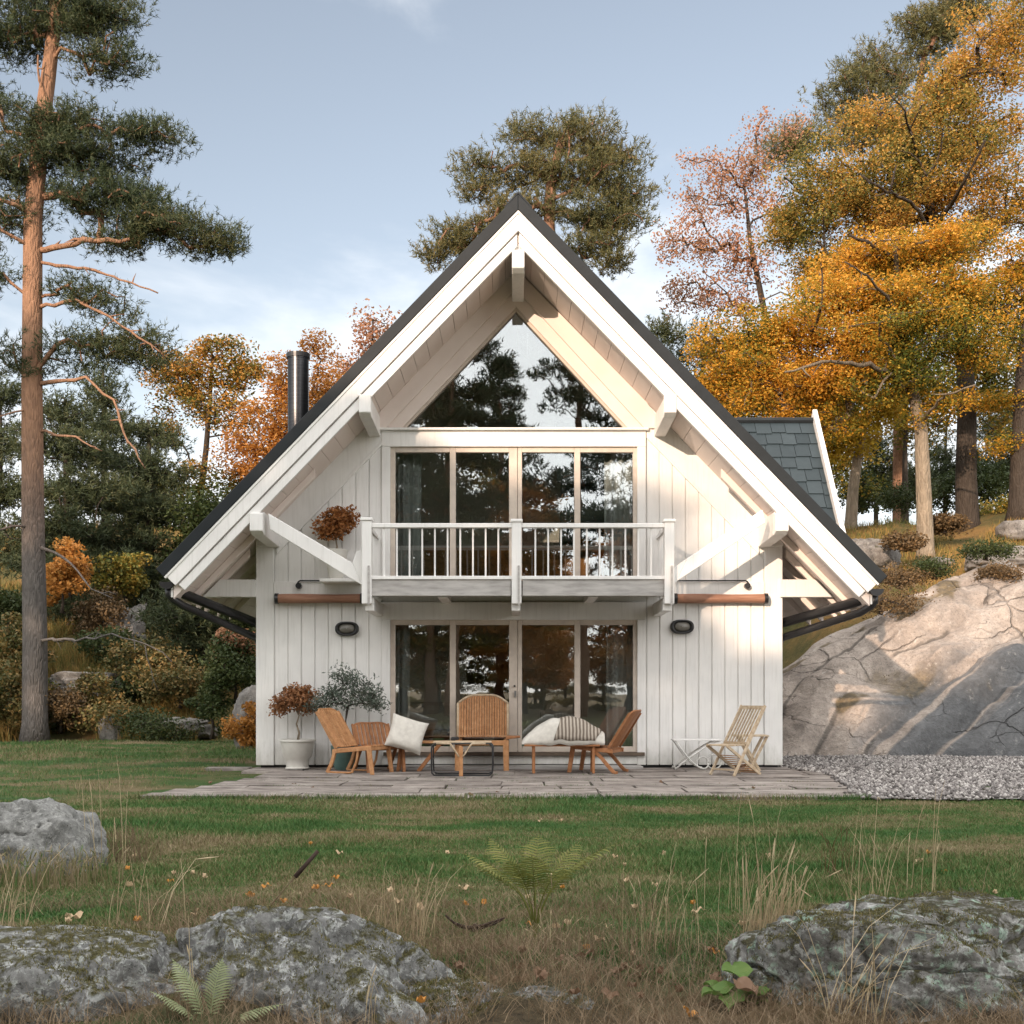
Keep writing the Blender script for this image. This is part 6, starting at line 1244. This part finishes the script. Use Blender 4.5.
def vm(op, a, b):
    x = N.new('ShaderNodeVectorMath'); x.operation = op
    for i, q in enumerate((a, b)):
        if hasattr(q, 'links'): Lk(q, x.inputs[i])
        else: x.inputs[i].default_value = q
    return x.outputs[0]
def mt(op, a, b):
    x = N.new('ShaderNodeMath'); x.operation = op
    for i, q in enumerate((a, b)):
        if hasattr(q, 'links'): Lk(q, x.inputs[i])
        else: x.inputs[i].default_value = q
    return x.outputs[0]
sx = N.new('ShaderNodeSeparateXYZ'); Lk(tc.outputs['Generated'], sx.inputs[0])
def nz(scale, det, off):
    x = N.new('ShaderNodeTexNoise'); x.inputs['Scale'].default_value = scale; x.inputs['Detail'].default_value = det; x.inputs['Roughness'].default_value = .55; x.inputs['Distortion'].default_value = .3
    Lk(vm('ADD', vm('MULTIPLY', tc.outputs['Generated'], (1, 1, 2.2)), off), x.inputs['Vector']); return x.outputs[0]
def rp(f, a, b):
    x = N.new('ShaderNodeMapRange'); x.interpolation_type = 'SMOOTHSTEP'; x.inputs[1].default_value = a; x.inputs[2].default_value = b; Lk(f, x.inputs[0]); return x.outputs[0]
n1 = nz(2.6, 7, CLOUD_OFF)
low = rp(sx.outputs[2], .50, .16)                       # more cloud near the horizon
over = rp(sx.outputs[2], .52, .80); back = mt('MULTIPLY', rp(sx.outputs[1], .05, -.45), rp(sx.outputs[2], -.05, .12))   # unseen cloud added overhead and sunward as fill light; open sky beyond the house
bank = mt('MAXIMUM', over, back)  # mask of the unseen cloud added as fill light
cov = mt('ADD', mt('ADD', n1, mt('MULTIPLY', low, .17)), mt('MULTIPLY', bank, .26))
mask = mt('MULTIPLY', rp(cov, .50, .74), .85)
mx = N.new('ShaderNodeMix'); mx.data_type = 'RGBA'; Lk(mask, mx.inputs[0])
hs = N.new('ShaderNodeHueSaturation'); hs.inputs['Saturation'].default_value = SKY_SAT; hs.inputs['Value'].default_value = SKY_VAL; Lk(sky.outputs[0], hs.inputs['Color']); Lk(hs.outputs[0], mx.inputs[6])
cm = N.new('ShaderNodeMix'); cm.data_type = 'RGBA'; Lk(bank, cm.inputs[0]); cm.inputs[6].default_value = (*CLOUD_COL, 1); cm.inputs[7].default_value = (*BANK_COL, 1); Lk(cm.outputs[2], mx.inputs[7])
Lk(mx.outputs[2], bg.inputs[0]); bg.inputs[1].default_value = .15
cd = bpy.data.cameras.new('camera'); co = bpy.data.objects.new('camera', cd); C.objects.link(co); co.location = (CX, CY, CZ); co.rotation_euler = (R(90), 0, 0)
cd.sensor_width = 36; cd.lens = F/1024*36; cd.shift_y = (HOR-512)/1024; cd.clip_start = .05; cd.clip_end = 3000
sc = bpy.context.scene; sc.camera = co; sc.view_settings.view_transform = 'Standard'; sc.view_settings.look = 'None'; sc.view_settings.exposure = EXPO; sc.view_settings.gamma = 1
sc.render.engine = 'CYCLES'; sc.cycles.max_bounces = 8; sc.cycles.transparent_max_bounces = 12; sc.cycles.use_denoising = True; sc.cycles.sample_clamp_indirect = 6; sc.cycles.caustics_reflective = False; sc.cycles.caustics_refractive = False
